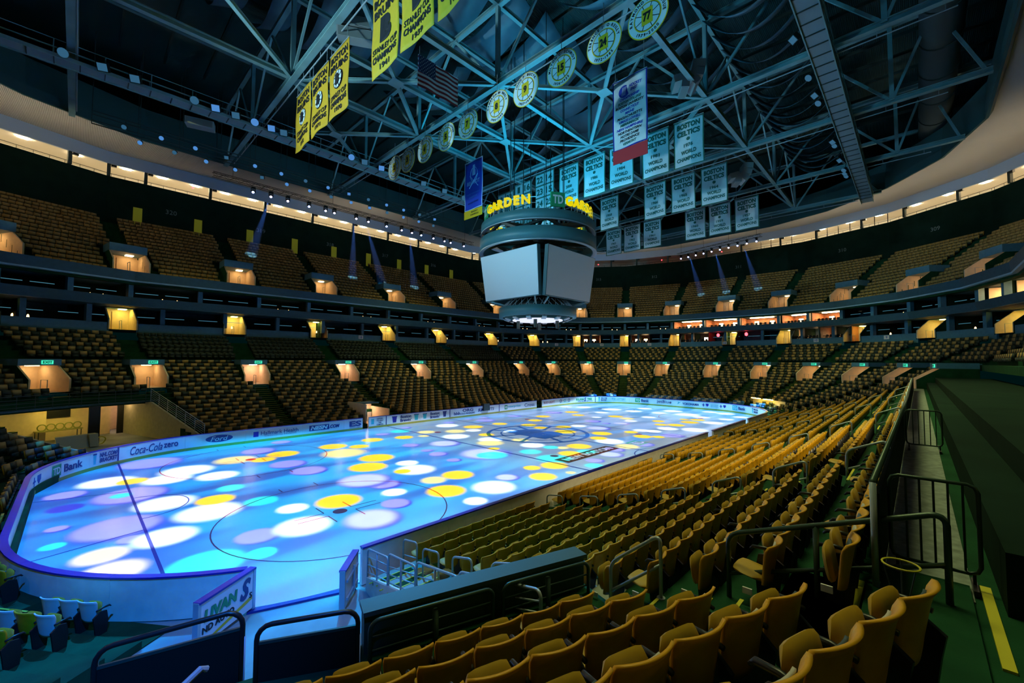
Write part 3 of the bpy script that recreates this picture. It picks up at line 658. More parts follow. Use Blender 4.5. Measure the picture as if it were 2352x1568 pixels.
# vomitory tunnels of the lower bowl, EXIT signs, warm interiors
def tunnel(f, c, d0, d1, zb, zt, hw, name, warm, head=.5, exitsign=False, dark=False, fin=True, ci=None):
    place = ('starting the ' + f.loc) if ci is None else ('%s along the %s' % (WORDS[ci], f.loc)); lev = {3: 'lower', 15: 'upper', 9: 'club'}[int(zb)]
    m = MB()
    cc = lambda s, d, z: P3(f, d, c + s, z)
    def quad(a, b, c_, d_, mt): m.add([a, b, c_, d_], [(0, 1, 2, 3)], mt)
    wm = WALLC
    quad(cc(-hw, d0, zb), cc(hw, d0, zb), cc(hw, d1, zb), cc(-hw, d1, zb), mat('tunnel_floor', (.45, .33, .22), .6))
    quad(cc(-hw, d1, zb), cc(hw, d1, zb), cc(hw, d1, zt), cc(-hw, d1, zt), wm)
    for s in (-1, 1):
        # side wall that steps down with the rake, given real thickness
        pts = [(d0 - .05, zb), (d1, zb), (d1, zt), (d0 + 1.5, zt), (d0 - .05, zb + 1.0)]
        m.poly(pts, .12, wm, (P3(f, 0, c + s * hw - (.12 if s < 0 else 0), 0), f.n, V3(0, 0, 1), f.t))
    for s in (-1, 1):
        pts = [(d0 - .07, zb - .1), (d1, zb - .1), (d1, zt), (d0 + 1.5, zt + .01), (d0 - .07, zb + 1.02)]
        m.poly(pts, .03, CONC, (P3(f, 0, c + s * hw + (.122 if s > 0 else -.152), 0), f.n, V3(0, 0, 1), f.t))
    m.ob(cc(0, (d0 + 1.3 + d1) / 2, zt + head / 2), f.t * (hw + .14), f.n * (d1 - d0 - 1.3) / 2, V3(0, 0, head / 2), BLUEG)
    m.ob(cc(hw * .3, d1 - .03, (zb + zt) / 2 - .1), f.t * .03, f.n * .03, V3(0, 0, (zt - zb) / 2 - .15), mat('frame_tan', (.3, .2, .12), .6))
    o = struct(m.build(name))
    if warm:
        e = MB(); e.ob(cc(-hw * .3, d1 - .9, zt - .04), f.t * .3, f.n * .3, V3(0, 0, .03), warm); 
        tag(e.build('tunnel_lamp'), 'lamp in the %s tunnel %s' % (lev, place), 'lamp', 'lamps in the stair tunnels')
    r = MB(); r.tube([cc(hw * .1, d0 + .1, zb), cc(hw * .1, d0 + .1, zb + .95), cc(hw * .1, d0 + .9, zb + .95), cc(hw * .1, d0 + .9, zb)], .025, RAIL, 6)
    tag(r.build('tunnel_rail'), 'hoop rail in the %s tunnel %s' % (lev, place), 'railing', 'hoop rails at the tunnels')
    if exitsign:
        t = thing('exit_sign', 'EXIT sign over tunnel %s' % place, 'exit sign', cc(0, d0 + 1.27, zt + head / 2), 'EXIT signs over the tunnels')
        m2 = MB(); m2.ob(cc(-hw * .35, d0 + 1.27, zt + head / 2), f.t * .34, f.n * .03, V3(0, 0, .15), LEXIT); m2.build('sign_face', t)
        m3 = MB(); put_text(m3, 'EXIT', 0, 0, .2, (cc(-hw * .35, d0 + 1.235, zt + head / 2), -f.t, V3(0, 0, 1), -f.n), mat('exit_letters', (.005, .12, .06), .5), bold=.03); m3.build('lettering', t)
    return o
seen = set()
for f in FL:
    if f is NEAR or f.ang in (234, 252, 216): continue
    for ci, c in enumerate(f.splits): tunnel(f, c, 11.7, 15.6, 3.95, 6.0, 1.1, 'wall_tunnel', LPINK if f in (FAR,) else LWARMS, exitsign=True, ci=ci)
    # tunnel on the boundary line with the previous flat: use bisector direction
def bis(f):  # pseudo flat along lower boundary of f
    g = Flat(); a = R(f.ang - 9); g.n = V3(cos(a), sin(a), 0); g.t = V3(-g.n[1], g.n[0], 0); g.ang = f.ang - 9; g.name = f.name; g.loc = f.loc
    P = P3(f, 0, lo(f, 0), 0); k = 1 / cos(R(9))
    g.base = P; g.k = k; g.splits = []; return g
for f in FL:
    if f.ang - 9 in (225, 243): continue
    if f is NEAR: continue
    g = bis(f); k = g.k
    if g.ang not in (207,): tunnel(g, 0, 11.7 * k, 15.6 * k, 3.95, 6.0, 1.1, 'wall_tunnel', LWARMS, exitsign=True)

# ------------------------------------------------------------------ rings: club wall, suites, upper deck, upper concourse, soffit
def ringprof(prof, material, name, kind='structure', flats=None):
    m = MB(); F_ = flats or FL
    if flats is None:
        P = np.array([[P3(f, d, lo(f, d), z) for (d, z) in prof] for f in FL]); m.grid(P, material, closed_u=True)
    else:
        for f in F_:
            P = np.array([[P3(f, d, lo(f, d), z) for (d, z) in prof], [P3(f, d, hi(f, d), z) for (d, z) in prof]]); m.grid(P, material)
    o = m.build(name); o['kind'] = kind; return o
UP = [f for f in FL if f.ang not in (216, 234, 252)]
ringprof([(21.7, 9.5), (27, 9.5), (27, 12.1), (19.6, 12.1), (19.3, 11.9), (19.0, 12.75), (19.2, 12.75), (19.4, 11.95)], SLAB, 'wall_club')
for f in UP:
    m = MB(); c_ = centers(f, 21.6)
    for (p, q) in zip(c_[:-1], c_[1:]): p += 1.1; q -= 1.1; m.ob(P3(f, 21.6, (p + q) / 2, 9.63), f.t * (q - p) / 2, f.n * .1, V3(0, 0, .62), BLUEG)
    struct(m.build('trim_2'))
ringprof([(19.4, 11.95), (24.5, 11.95), (24.5, 14.2), (18.2, 14.2), (17.95, 14.25), (17.85, 15.2), (18.0, 15.2), (18.1, 14.6), (18.6, 14.6)], SLAB, 'wall_suite')
ringprof([(19.27, 12.02), (19.30, 11.90), (19.55, 11.88)], mat('slab_edge', (.30, .50, .62), .4), 'trim_3')
ringprof([(17.93, 14.32), (17.97, 14.19), (18.3, 14.17)], mat('slab_edge', (.3, .5, .62), .4), 'trim_4')
ringprof([(30.3, 22.2), (30.3, 28.1), (30.5, 28.1), (30.5, 27.9)], WALLD, 'wall_upper')
ringprof([(30.5, 27.9), (36.5, 27.9), (36.5, 30.3), (30.4, 30.3)], mat('gallery_wall', (.86, .82, .72), .7), 'wall_concourse')
ringprof([(30.4, 30.3), (30.2, 29.5), (29.95, 29.5), (29.9, 30.9)], mat('fascia_blue', (.50, .66, .90), .5), 'trim_5')
ringprof([(29.9, 30.9), (17.4, 28.75)], SOFF, 'ceiling_soffit')
ringprof([(17.4, 28.75), (17.1, 28.2), (16.9, 28.2), (16.9, 29.1), (17.1, 31.5)], mat('edge_beam', (.04, .11, .11), .5), 'trim_6')
ringprof([(36.5, 30.2), (38, 34), (38, 40.5)], WALLD, 'wall_outer')
for f in UP:
    if f is NEAR: continue
    p = P3(f, 17.5, 0, 15.6); lamp('soffit_fill', 'AREA', p, 120, (1.0, .80, .52) if f.ang not in (54, 72, 36) else (.6, .85, 1.0), P3(f, 22.5, 0, 30), shape='RECTANGLE', size=7.0, size_y=.4, spread=R(75))  # added fill to brighten the soffit, the fascia carries no uplights
# upper deck
for f in FL:
    if f.ang in (234, 252): continue
    m = MB()
    for u_ in range(15):
        d = 19.3 + .8 * u_ - .3; z = 14.7 + .55 * u_; da, db = d - .6, d + .2
        holes = [(c - 1.45, c + 1.45) for c in centers(f, d)] if u_ in (1, 2, 3, 4, 5) else []
        segs = [(lo(f, da), hi(f, da))]
        for h in holes:
            ns = []
            for (p, q) in segs:
                if h[1] <= p or h[0] >= q: ns.append((p, q)); continue
                if h[0] > p: ns.append((p, h[0]))
                if h[1] < q: ns.append((h[1], q))
            segs = ns
        for (p, q) in segs:
            fa, fb = abs(p - lo(f, da)) < 1e-6, abs(q - hi(f, da)) < 1e-6
            vs = [P3(f, da, p, z - .7), P3(f, da, q, z - .7), P3(f, db, hi(f, db) if fb else q, z - .7), P3(f, db, lo(f, db) if fa else p, z - .7)]; vs += [v + V3(0, 0, .7) for v in vs]
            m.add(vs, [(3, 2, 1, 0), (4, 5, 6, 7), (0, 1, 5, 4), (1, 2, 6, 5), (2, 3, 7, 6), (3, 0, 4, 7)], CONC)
        for (p, q) in intervals(f, d, 1.95 if u_ < 6 else .65): addrow(f, u_, d, z, p, q, 'upper')
    struct(m.build('floor_upper'))
GRP = {}
def tcount(k): GRP[k] = GRP.get(k, 0) + 1; return GRP[k]
for f in UP:
    g = bis(f); k = g.k
    if f.ang - 9 not in (207,):
        tunnel(g, 0, 19.2 * k, 23.0 * k, 15.4, 17.5, 1.35, 'wall_portal', LWARMS, head=.8)
        tunnel(g, 0, 21.3 * k, 24.2 * k, 9.56, 11.85, 1.05, 'wall_clubdoor', LYEL, head=.03)
    for ci, c in enumerate(f.splits):
        tunnel(f, c, 19.2, 23.0, 15.4, 17.5, 1.35, 'wall_portal', LWARMS, head=.8, ci=ci)
        if f is not NEAR: tunnel(f, c, 21.3, 24.2, 9.56, 11.85, 1.05, 'wall_clubdoor', LYEL, head=.03, ci=ci)
# suite partitions (columns) and lit suites
LIT2 = {(0, 0): 1, (0, 1): 1, (0, 2): 1, (0, 3): 1, (342 - 360, 0): 1, (-18, 1): 1, (-18, 2): 1, (-72, 1): 2, (-72, 0): 2}
LIT1 = {(-18, 1): 2, (-18, 0): 1, (0, 2): 1, (18, 1): 1, (36, 1): 1}
BRN = mat('suite_wall', (.34, .13, .06), .6, noise=.2, nscale=2)
for f in UP:
    d = 19.4; a, b = lo(f, d), hi(f, d); nb = max(1, round((b - a) / 5.6)); w = (b - a) / nb
    m1 = MB()
    for i in range(nb):
        s = a + w * i + w * .5 * 0
        for (dd, z0, z1) in ((19.5, 12.75, 14.2), (22.0, 10.25, 12.1)):
            m1.ob(P3(f, dd, s + (0 if dd < 20 else w / 2), (z0 + z1) / 2), f.t * .2, f.n * .28, V3(0, 0, (z1 - z0) / 2), BLUEG)
            m1.ob(P3(f, dd + 2.4, s + (0 if dd < 20 else w / 2), (z0 + z1) / 2 - .3), f.t * .05, f.n * 2.2, V3(0, 0, (z1 - z0) / 2 + .3), WALLD)
    struct(m1.build('wall_partition'))
    for i in range(nb):
        s0 = a + w * i
        c2 = LIT2.get((f.ang if f.ang < 180 else f.ang - 360, i)) if f.ang <= 180 else None
        for lev, tab, dd, zc, zfl in ((2, LIT2, 19.9, 14.16, 12.0), (1, LIT1, 22.2, 12.05, 9.6)):
            v = tab.get((f.ang, i))
            if not v: 
                if f in (FAR, RIGHT) or f.ang in (18, 36, 54, 72, 108, 126, -36, -54):
                    # dim glimmer: bar rail and a small lamp
                    r = MB(); zz = 13.35 if lev == 2 else 11.05; q0, q1 = s0 + w * .15, s0 + w * .5
                    r.beam(P3(f, dd + .6, q0, zz), P3(f, dd + .6, q1, zz), .05, .05, mat('bar_light', (0, 0, 0), .5, emit=(.15, .55, .75), es=.35))
                    r.beam(P3(f, dd + .6, s0 + w * .6, zz), P3(f, dd + .6, s0 + w * .92, zz), .05, .05, MATS['bar_light'])
                    tag(r.build('bar_rail_light'), 'blue bar light in %s dark box, %s tier, %s' % (names[i], ('lower', 'upper')[lev - 1], f.loc), 'bar light', 'bar lights in the dark boxes')
                    if (i + lev) % 2 == 0:
                        zb = zfl + .75
                        for q in (.3, .52):
                            e = MB(); e.lathe([(.01, zb + .32), (.07, zb + .25), (.1, zb + .05), (.08, zb)], P3(f, dd + 1.6, s0 + w * q, 0)[:2], lit('lamp_amber', (1, .55, .2), 6), 8)
                            tag(e.build('table_lamp'), '%s amber lamp in %s dark box, %s tier, %s' % ('right' if q < .4 else 'left', names[i], ('lower', 'upper')[lev - 1], f.loc), 'lamp', 'amber lamps in the boxes')
                continue
            mt = BRN if v == 1 else WALLC
            H = zc - zfl
            m = MB(); m.ob(P3(f, dd + 3.6, s0 + w / 2, zfl + H / 2), f.t * w * .47, f.n * .04, V3(0, 0, H / 2 - .03), mt)
            for q in (.03, .97): m.ob(P3(f, dd + 1.9, s0 + w * q, zfl + H / 2), f.t * .04, f.n * 1.7, V3(0, 0, H / 2 - .03), mt)
            struct(m.build('wall_lounge'))
            lab = '%s %s lounge, %s' % (names[i], ('lower', 'upper')[lev - 1], f.loc)
            t = thing('lounge_lamp', 'glowing ceiling panel in the ' + lab, 'lamp', P3(f, dd + 1.9, s0 + w / 2, zc - .06), 'lounge ceiling lamps')
            m = MB(); m.ob(P3(f, dd + 1.9, s0 + w / 2, zc - .06), f.t * w * .3, f.n * .3, V3(0, 0, .03), LWARM); m.build('diffuser', t)
            t = thing('lounge_counter', 'dark counter with stools in the ' + lab, 'counter', P3(f, dd + .5, s0 + w / 2, zfl), 'lounge counters')
            m = MB(); m.ob(P3(f, dd + .5, s0 + w / 2, zfl + 1.0), f.t * w * .4, f.n * .2, V3(0, 0, .04), BLK); m.build('counter_top', t)
            for q in np.linspace(.15, .85, 7):
                m = MB(); m.ob(P3(f, dd + 1.0, s0 + w * q, zfl + .85), f.t * .18, f.n * .17, V3(0, 0, .05), BLK); m.ob(P3(f, dd + 1.16, s0 + w * q, zfl + 1.05), f.t * .18, f.n * .02, V3(0, 0, .18), BLK); m.tube([P3(f, dd + 1.0, s0 + w * q, zfl), P3(f, dd + 1.0, s0 + w * q, zfl + .8)], .03, BLK, 6); m.build('stool', t)
            for q in (.3, .7):
                t = thing('wall_screen', 'bright picture, %s in the %s' % ('right' if q < .5 else 'left', lab), 'picture', P3(f, dd + 3.52, s0 + w * q, zfl + 1.35), 'lounge pictures')
                m = MB(); m.ob(P3(f, dd + 3.53, s0 + w * q, zfl + 1.35), f.t * .42, f.n * .02, V3(0, 0, .36), BLK); m.build('frame', t)
                m = MB(); m.ob(P3(f, dd + 3.50, s0 + w * q, zfl + 1.35), f.t * .34, f.n * .01, V3(0, 0, .28), LWARMS); m.build('screen', t)
for (fa, s, lev) in ((0, -3.2, 1), (0, 1.5, 1)):
    f = [q for q in FL if q.ang == fa][0]; m = MB()
    m.lathe([(.01, 11.75), (.22, 11.6), (.25, 11.4), (.2, 11.2), (.01, 11.1)], P3(f, 22.6, s, 0)[:2], LRED, 14); tag(m.build('red_globe'), 'glowing red globe hanging in the dark lower lounge, %s one' % ('larger right' if s < 0 else 'smaller left'), 'lamp')
# upper concourse columns, lamps, panels, numbers
cols = {FAR: [27.3, 24, 17.4, 10.8, 4.1, -2.5, -9.0, -15.4, -22.3, -28.9]}
for f in UP:
    d = 30.2; a, b = lo(f, d), hi(f, d)
    cs = cols.get(f) or list(np.arange(a + 3.3, b - .1, 6.6))
    for i, s in enumerate(cs):
        t = thing('concourse_column', '%s dark column in the top gallery, %s' % (names[i], f.loc), 'column', P3(f, 30.2, s, 28.1), 'columns of the top gallery')
        m = MB(); m.ob(P3(f, 30.2, s, 28.85), f.t * .16, f.n * .16, V3(0, 0, .75), DSTEEL); m.build('shaft', t)
        m = MB(); m.ob(P3(f, 30.0, s - .42, 29.3), f.t * .24, f.n * .14, V3(0, 0, .12), BLK); m.tube([P3(f, 30.1, s - .15, 29.42), P3(f, 30.0, s - .42, 29.42)], .03, BLK, 6); m.build('loudspeaker', t)
    # rail on the parapet
    m = MB(); m.tube([P3(f, 30.35, a, 28.45), P3(f, 30.35, b, 28.45)], .03, DSTEEL, 6)
    for s in np.arange(a, b, 1.2): m.tube([P3(f, 30.35, s, 28.1), P3(f, 30.35, s, 28.45)], .02, DSTEEL, 5)
    tag(m.build('parapet_rail'), 'thin dark rail along the top gallery, %s' % f.loc, 'railing', 'top gallery rails')
    # ceiling lamps
    nl = max(1, int((b - a) / 3.4))
    for i in range(nl):
        s = a + (i + .5) * (b - a) / nl
        p = P3(f, 32.8, s, 30.24)
        br = 1.0
        if f.ang in (0, 18, 36): br = 0
        if f.ang == 0 and i in (0, 1): br = 1
        if f.ang == 54: br = .5
        if f.ang in (-90,) or f.ang in (180, 198): br = .6
        if br == 0: continue
        e = MB(); e.ob(p, f.t * .4, f.n * .2, V3(0, 0, .03), LGAL if br == 1 else LWARMS); tag(e.build('gallery_lamp'), '%s ceiling lamp in the top gallery, %s' % (names[min(i, 19)], f.loc), 'lamp', 'top gallery ceiling lamps')
for i in range(9):
    x = -24.6 + 6.0 * i; m = MB(); m.box(x - .42, x + .42, 43.1, 43.2, 22.75, 24.95, YPAN); tag(m.build('yellow_panel'), 'tall yellow panel above the opposite upper seats, %s from the left bend' % names[i], 'panel', 'yellow panels on the upper wall')
for i, s in enumerate((21.4, 11.2, 1.2, -8.6, -19)):
    m = MB(); put_text(m, str(320 - i), 0, 0, .55, (P3(FAR, 30.26, s, 25.2), (1, 0, 0), (0, 0, 1), (0, -1, 0)), mat('number_grey', (.22, .26, .24), .6)); tag(m.build('section_number'), 'grey number %d above the opposite upper seats, %s from the left' % (320 - i, names[i]), 'sign')
for i, (fa, n_) in enumerate(((54, 314), (36, 313), (18, 312), (0, 311), (-18, 310), (-36, 309))):
    f = [q for q in FL if q.ang == fa][0]; m = MB(); put_text(m, str(n_), 0, 0, .55, (P3(f, 30.26, 0, 25.2), -f.t, (0, 0, 1), -f.n), mat('number_grey', (.22, .26, .24), .6)); tag(m.build('section_number'), 'grey number %d above the far end upper seats, %s from the scoreboard side' % (n_, names[i]), 'sign')
for i, (fa, n_) in enumerate(((144, 20), (90, 18), (54, 15), (36, 14), (18, 13), (0, 12), (-18, 10), (-36, 9))):
    f = [q for q in FL if q.ang == fa][0]; t = thing('loge_number', 'small white plate numbered %d on the pale club wall, %s from the left' % (n_, names[i]), 'sign', P3(f, 21.44, 0, 9.9)); m = MB(); m.ob(P3(f, 21.43, 0, 9.9), f.t * .35, f.n * .02, V3(0, 0, .26), WHITE); m.build('plate', t)
    m = MB(); put_text(m, str(n_), 0, 0, .34, (P3(f, 21.405, 0, 9.9), -f.t, (0, 0, 1), -f.n), INKB, bold=.02); m.build('lettering', t)
for f in [q for q in FL if q.ang in (-18,)] + [RIGHT]:
    a, b = lo(f, 30.2), hi(f, 30.2); a = max(a, -9); b = 4.5 if f is not RIGHT else -3.5
    t = thing('gallery_glazing', 'bright window band in the top gallery, %s' % f.loc, 'window', P3(f, 30.25, (a + b) / 2, 28.1), 'glazed windows of the top gallery')
    for s in np.arange(a, b, 1.65): m = MB(); m.ob(P3(f, 30.25, s, 28.8), f.t * .04, f.n * .05, V3(0, 0, .7), BLK); m.build('mullion', t)
for (fa, s, z) in ((90, 19.2, 29.3), (0, 3.2, 28.9), (36, 0, 28.8), (-54, 2, 29.0), (18, -1.5, 28.9)):
    f = [q for q in FL if q.ang == fa][0]; m = MB(); p = P3(f, 30.9, s, z); m.lathe([(.01, p[2] - .12), (.14, p[2]), (.01, p[2] + .12)], p[:2], LRED, 10); tag(m.build('exit_beacon'), 'small red light in the top gallery, %s' % f.loc, 'lamp', 'red lights in the top gallery')

# ------------------------------------------------------------------ roof
m = MB(); m.box(-75, 80, -60, 60, 40.2, 40.5, DECK)
struct(m.build('ceiling'))
m = MB()
ZB, ZTOP = 28.0, 34.4
XT = [-30.2, -18.5, -7.2, 5.6, 16.6, 28.7, 40.2]; YN = [-24, -13.1, -2.0, 8.9, 19.6]
ordx = ['outermost left', 'second', 'third', 'fourth', 'fifth', 'sixth', 'outermost far']
def halfw(x):   # clear half width of the roof opening at x
    xx = abs(x - .4) - 21.6
    return 29.2 if xx <= 0 else CYY + math.sqrt(max(4, (R0 + 17.6) ** 2 - xx ** 2)) - 1.2
for i, x in enumerate(XT):
    hw = halfw(x); t = thing('roof_truss', 'steel roof truss across the arena, %s from the left end' % ordx[i], 'roof truss', (x, 0, ZB), 'main roof trusses')
    m = MB(); m.ibeam((x, -hw - .3, ZB), (x, hw + .3, ZB), .42, .42, STEEL); m.build('bottom_chord', t)
    m = MB(); m.ibeam((x, -hw - 4, ZTOP), (x, hw + 4, ZTOP), .36, .4, STEEL); m.build('top_chord', t)
    ys = [y for y in YN if abs(y) < hw]
    for y in ys: m = MB(); m.beam((x, y, ZB), (x, y, ZTOP), .3, .3, STEEL); m.build('post', t)
    ends = [-hw] + ys + [hw]
    for a, b in zip(ends[:-1], ends[1:]):
        if b - a < 3: continue
        c = (a + b) / 2
        m = MB(); m.beam((x, a, ZB), (x, c, ZTOP), .16, .2, STEEL); m.build('web_diagonal', t)
        m = MB(); m.beam((x, b, ZB), (x, c, ZTOP), .16, .2, STEEL); m.build('web_diagonal', t)
    m = MB(); m.tube([(x + .3, -hw + 2, ZB - .55), (x + .3, hw - 2, ZB - .55)], .045, RAIL, 6)
    for y in np.arange(-hw + 2.5, hw - 2, 3.1): m.tube([(x + .3, y, ZB - .55), (x + .3, y, ZB - .1)], .02, RAIL, 5)
    m.build('hanging_pipe', t)
YX = [-13.1, -2.0, 3.45, 8.9, 19.6]
for i, y in enumerate(YX):
    x0, x1 = -40 + max(0, abs(y) - 8) * .7, 41 - max(0, abs(y) - 8) * .5
    if y == 3.45: x0, x1 = -18.5, 5.6
    t = thing('long_roof_beam', 'long steel beam running the length of the roof, %s from the near side' % names[i], 'roof beam', (0, y, ZB), 'long roof beams')
    m = MB(); m.ibeam((x0, y, ZB + .1), (x1, y, ZB + .1), .36, .4, STEEL); m.build('bottom_chord', t)
    m = MB(); m.ibeam((x0, y, ZTOP + .1), (x1, y, ZTOP + .1), .3, .36, STEEL); m.build('top_chord', t)
    for a, b in zip(XT[:-1], XT[1:]):
        if y != -13.1: break
        c = (a + b) / 2
        m = MB(); m.beam((a, y, ZB), (c, y, ZTOP), .14, .18, STEEL); m.build('web_diagonal', t); m = MB(); m.beam((b, y, ZB), (c, y, ZTOP), .14, .18, STEEL); m.build('web_diagonal', t)
for i, (a, b) in enumerate(zip(XT[:-1], XT[1:])):
    for j, (c, d) in enumerate(zip(YN[:-1], YN[1:])):
        if (i, j) not in ((1, 2), (2, 2), (2, 1), (1, 3), (3, 1), (0, 2)): continue
        t = thing('roof_brace', 'crossed flat roof braces, bay %s from the left, %s from near side' % (names[i], names[j]), 'roof brace', ((a + b) / 2, (c + d) / 2, ZB), 'crossed roof braces')
        for q in (0, 1):
            m = MB(); m.ibeam((a, (c, d)[q], ZB), (b, (d, c)[q], ZB), .26, .28, STEEL); m.build('brace_bar', t)
        m = MB(); m.box((a + b) / 2 - .5, (a + b) / 2 + .5, (c + d) / 2 - .5, (c + d) / 2 + .5, ZB - .17, ZB - .13, STEEL); m.build('gusset_plate', t)
for i in range(24):
    x = -38 + i * 3.6; m = MB(); m.ibeam((x, -34, 39.2), (x, 34, 39.2), .2, .35, DSTEEL); tag(m.build('purlin'), 'dark purlin under the roof deck, %s from the left end' % (names[i] if i < 20 else ('twenty-' + names[i - 20])), 'purlin', 'roof purlins')
# swagged fabric bands under the deck
def swag(x, y0, y1, w, ztop, sag, tilt, name_i, lab, grp):
    ys = np.linspace(y0, y1, 15); P = np.zeros((2, 15, 3))
    for q, xx in enumerate((x - w / 2, x + w / 2)):
        for j, y in enumerate(ys):
            s = (y - y0) / (y1 - y0); P[q, j] = (xx, y, ztop - sag * 4 * s * (1 - s) + (tilt if q else 0))
    m = MB(); m.grid(P, BAFF, np.zeros_like(P) + V3(0, 0, .05)); tag(m.build('ceiling_swag', shade=True), lab, 'fabric band', grp)
for i in range(19):
    swag(-1.5 + i * 2.15, -20.2, -13.4, 1.55, 33.4, 2.6, .9, i, 'dark sagging fabric band above the near catwalk bay, %s from the left' % names[i], 'fabric bands over the near bay')
for i in range(18):
    swag(-34 + i * 3.4, -11.6, -3.4, 2.3, 37.6, 2.2, 1.2, i, 'dark sagging fabric band high above the scoreboard bay, %s from the left' % names[i], 'fabric bands over the scoreboard bay')
for i in range(18):
    swag(-35 + i * 3.4, 9.6, 19, 2.2, 37.8, 2.4, 1.0, i, 'dark sagging fabric band high over the far bay, %s from the left' % names[i], 'fabric bands over the far bay')
for i in range(14):
    swag(-33 + i * 4.2, -1.4, 8.2, 2.4, 38.4, 2.0, -1.2, i, 'dark sagging fabric band over the middle bay, %s from the left' % names[i], 'fabric bands over the middle bay')
t = thing('air_duct', 'huge dark round air duct with ribs along the right side of the roof', 'air duct', (5, -27, 32))
m = MB(); m.tube([(-25 + i * 5, -27, 33) for i in range(16)], 1.3, mat('duct_metal', (.10, .14, .15), .4, metal=.5), 20); m.build('duct', t, True)
for i in range(15):
    m = MB(); m.tube([(-22 + i * 5, -27, 33), (-21.9 + i * 5, -27, 33)], 1.38, DSTEEL, 20); m.build('duct_band', t)
# catwalks
def catwalk(y, x0, x1, lab):
    t = thing('catwalk', lab, 'catwalk', ((x0 + x1) / 2, y, 26.9)); L = x1 - x0; n = int(L / 1.25)
    m = MB(); m.box(x0, x1, y - .55, y + .55, 26.86, 26.92, mat('catwalk_pan', (.20, .30, .34), .5)); m.build('walk_pan', t)
    m = MB()
    for i in range(n): m.box(x0 + i * 1.25, x0 + i * 1.25 + .06, y - .57, y + .57, 26.80, 26.86, DSTEEL)
    m.box(x0, x1, y - .62, y - .55, 26.75, 27.0, STEEL); m.box(x0, x1, y + .55, y + .62, 26.75, 27.0, STEEL); m.build('frame', t)
    for s in (-.6, .6):
        m = MB()
        for z in (27.4, 27.95): m.tube([(x0, y + s, z), (x1, y + s, z)], .03, STEEL, 6)
        for i in range(0, n, 2): m.tube([(x0 + i * 1.25, y + s, 26.9), (x0 + i * 1.25, y + s, 27.95)], .03, STEEL, 5)
        m.build('handrail', t)
    return t
catwalk(16.7, -36, 24, 'long catwalk under the roof above the opposite side'); catwalk(-20.9, -12, 40, 'long catwalk with pale underside above the near side seats')
def flood(p, lab, lens=LCYAN, square=True, s=.32):
    t = thing('flood_lamp', lab, 'floodlight', p, 'floodlights on the catwalks'); p = V3(*p); dd = V3(-.35, -.75, -.55) if p[1] > 0 else V3(-.5, .5, -.7); dd /= np.linalg.norm(dd)
    x = np.cross(dd, V3(0, 0, 1)); x /= np.linalg.norm(x); y = np.cross(x, dd)
    m = MB()
    if square: m.ob(p, x * s, y * s * .9, dd * .16, BLK)
    else: m.tube([p - dd * .25, p + dd * .1], [.15, s], BLK, 14)
    m.build('housing', t)
    m = MB()
    if square: m.ob(p + dd * .165, x * s * .85, y * s * .75, dd * .01, lens)
    else: m.tube([p + dd * .1, p + dd * .12], s * .92, lens, 14)
    m.build('lens', t)
    m = MB(); m.tube([p - dd * .2, p - dd * .2 + V3(0, 0, .5)], .03, DSTEEL, 5); m.build('bracket', t)
LC2 = lit('lens_dim2', (.08, .30, .55), .35)
for i, x in enumerate([-30.5, -28.6, -26.9, -23.4, -22.0, -20.6, -19.2, -17.9, -16.9, -10.6, -9.2, -7.3, -5.8, -2, 1, 4]):
    flood((x, 15.7, 27.0), 'floodlight on the opposite catwalk, %s from its left end' % names[i], LCYAN if i in (4, 6, 7, 9, 11, 12) else LC2, square=(i % 3 != 0))
i = 0
for (y, z) in ((24.0, 26.6), (26.0, 26.4)):
    for x in np.arange(-27, 8, 2.5):
        flood((x + (y - 24) * .6, y, z), 'round lamp in the rows behind the opposite catwalk, %s row, %s from the left' % ('upper' if y < 25 else 'lower', names[i % 14]), LCYAN if (i * 7) % 3 else LC2, square=(i % 5 == 3), s=.2); i += 1
for q in (24.0, 26.0):
    m = MB(); m.tube([(-29, q, q * 0 + 27.2), (10, q, 27.2)], .05, DSTEEL, 6); m.tube([(-29, q, 26.9), (10, q, 26.9)], .05, DSTEEL, 6)
    for x in np.arange(-29, 10, 3): m.tube([(x, q, 26.9), (x, q, 34)], .03, DSTEEL, 5)
    tag(m.build('lighting_pipe'), 'dark lighting pipe behind the opposite catwalk, %s one' % ('inner' if q < 25 else 'outer'), 'pipe')
for i, x in enumerate([1.5, 6.5, 9.2, 10.6, 18.6, 19.6, 23.5, 26.6, 27.6, 28.6]):
    flood((x, -19.9, 26.9), 'floodlight hanging beside the near catwalk, %s from the left' % names[i], LC2, square=(i % 2 == 0), s=.26)
# stage trusses with moving heads
def boxtruss(a, b, lab):
    a, b = V3(*a), V3(*b); D = b - a; L = np.linalg.norm(D); D /= L; S = np.cross(D, V3(0, 0, 1)); t = thing('stage_truss', lab, 'lighting truss', (a + b) / 2)
    h = .22
    for (p, q) in ((-h, -h), (h, -h), (-h, h), (h, h)):
        m = MB(); m.tube([a + S * p + V3(0, 0, q), b + S * p + V3(0, 0, q)], .03, BLK, 6); m.build('chord_tube', t)
    m = MB(); n = int(L / .5)
    for i in range(n):
        u0, u1 = a + D * L * i / n, a + D * L * (i + 1) / n; s = 1 if i % 2 else -1
        for p in (-h, h): m.tube([u0 + S * p + V3(0, 0, -h * s), u1 + S * p + V3(0, 0, h * s)], .014, BLK, 4)
        m.tube([u0 + S * h * s + V3(0, 0, h), u1 - S * h * s + V3(0, 0, h)], .014, BLK, 4)
    tag(m.build('lacing', t), kind=None)
    for u in (.05, .35, .65, .95):
        m = MB(); m.tube([a + D * L * u + V3(0, 0, h), a + D * L * u + V3(0, 0, 5)], .02, BLK, 5); m.build('hoist_chain', t)
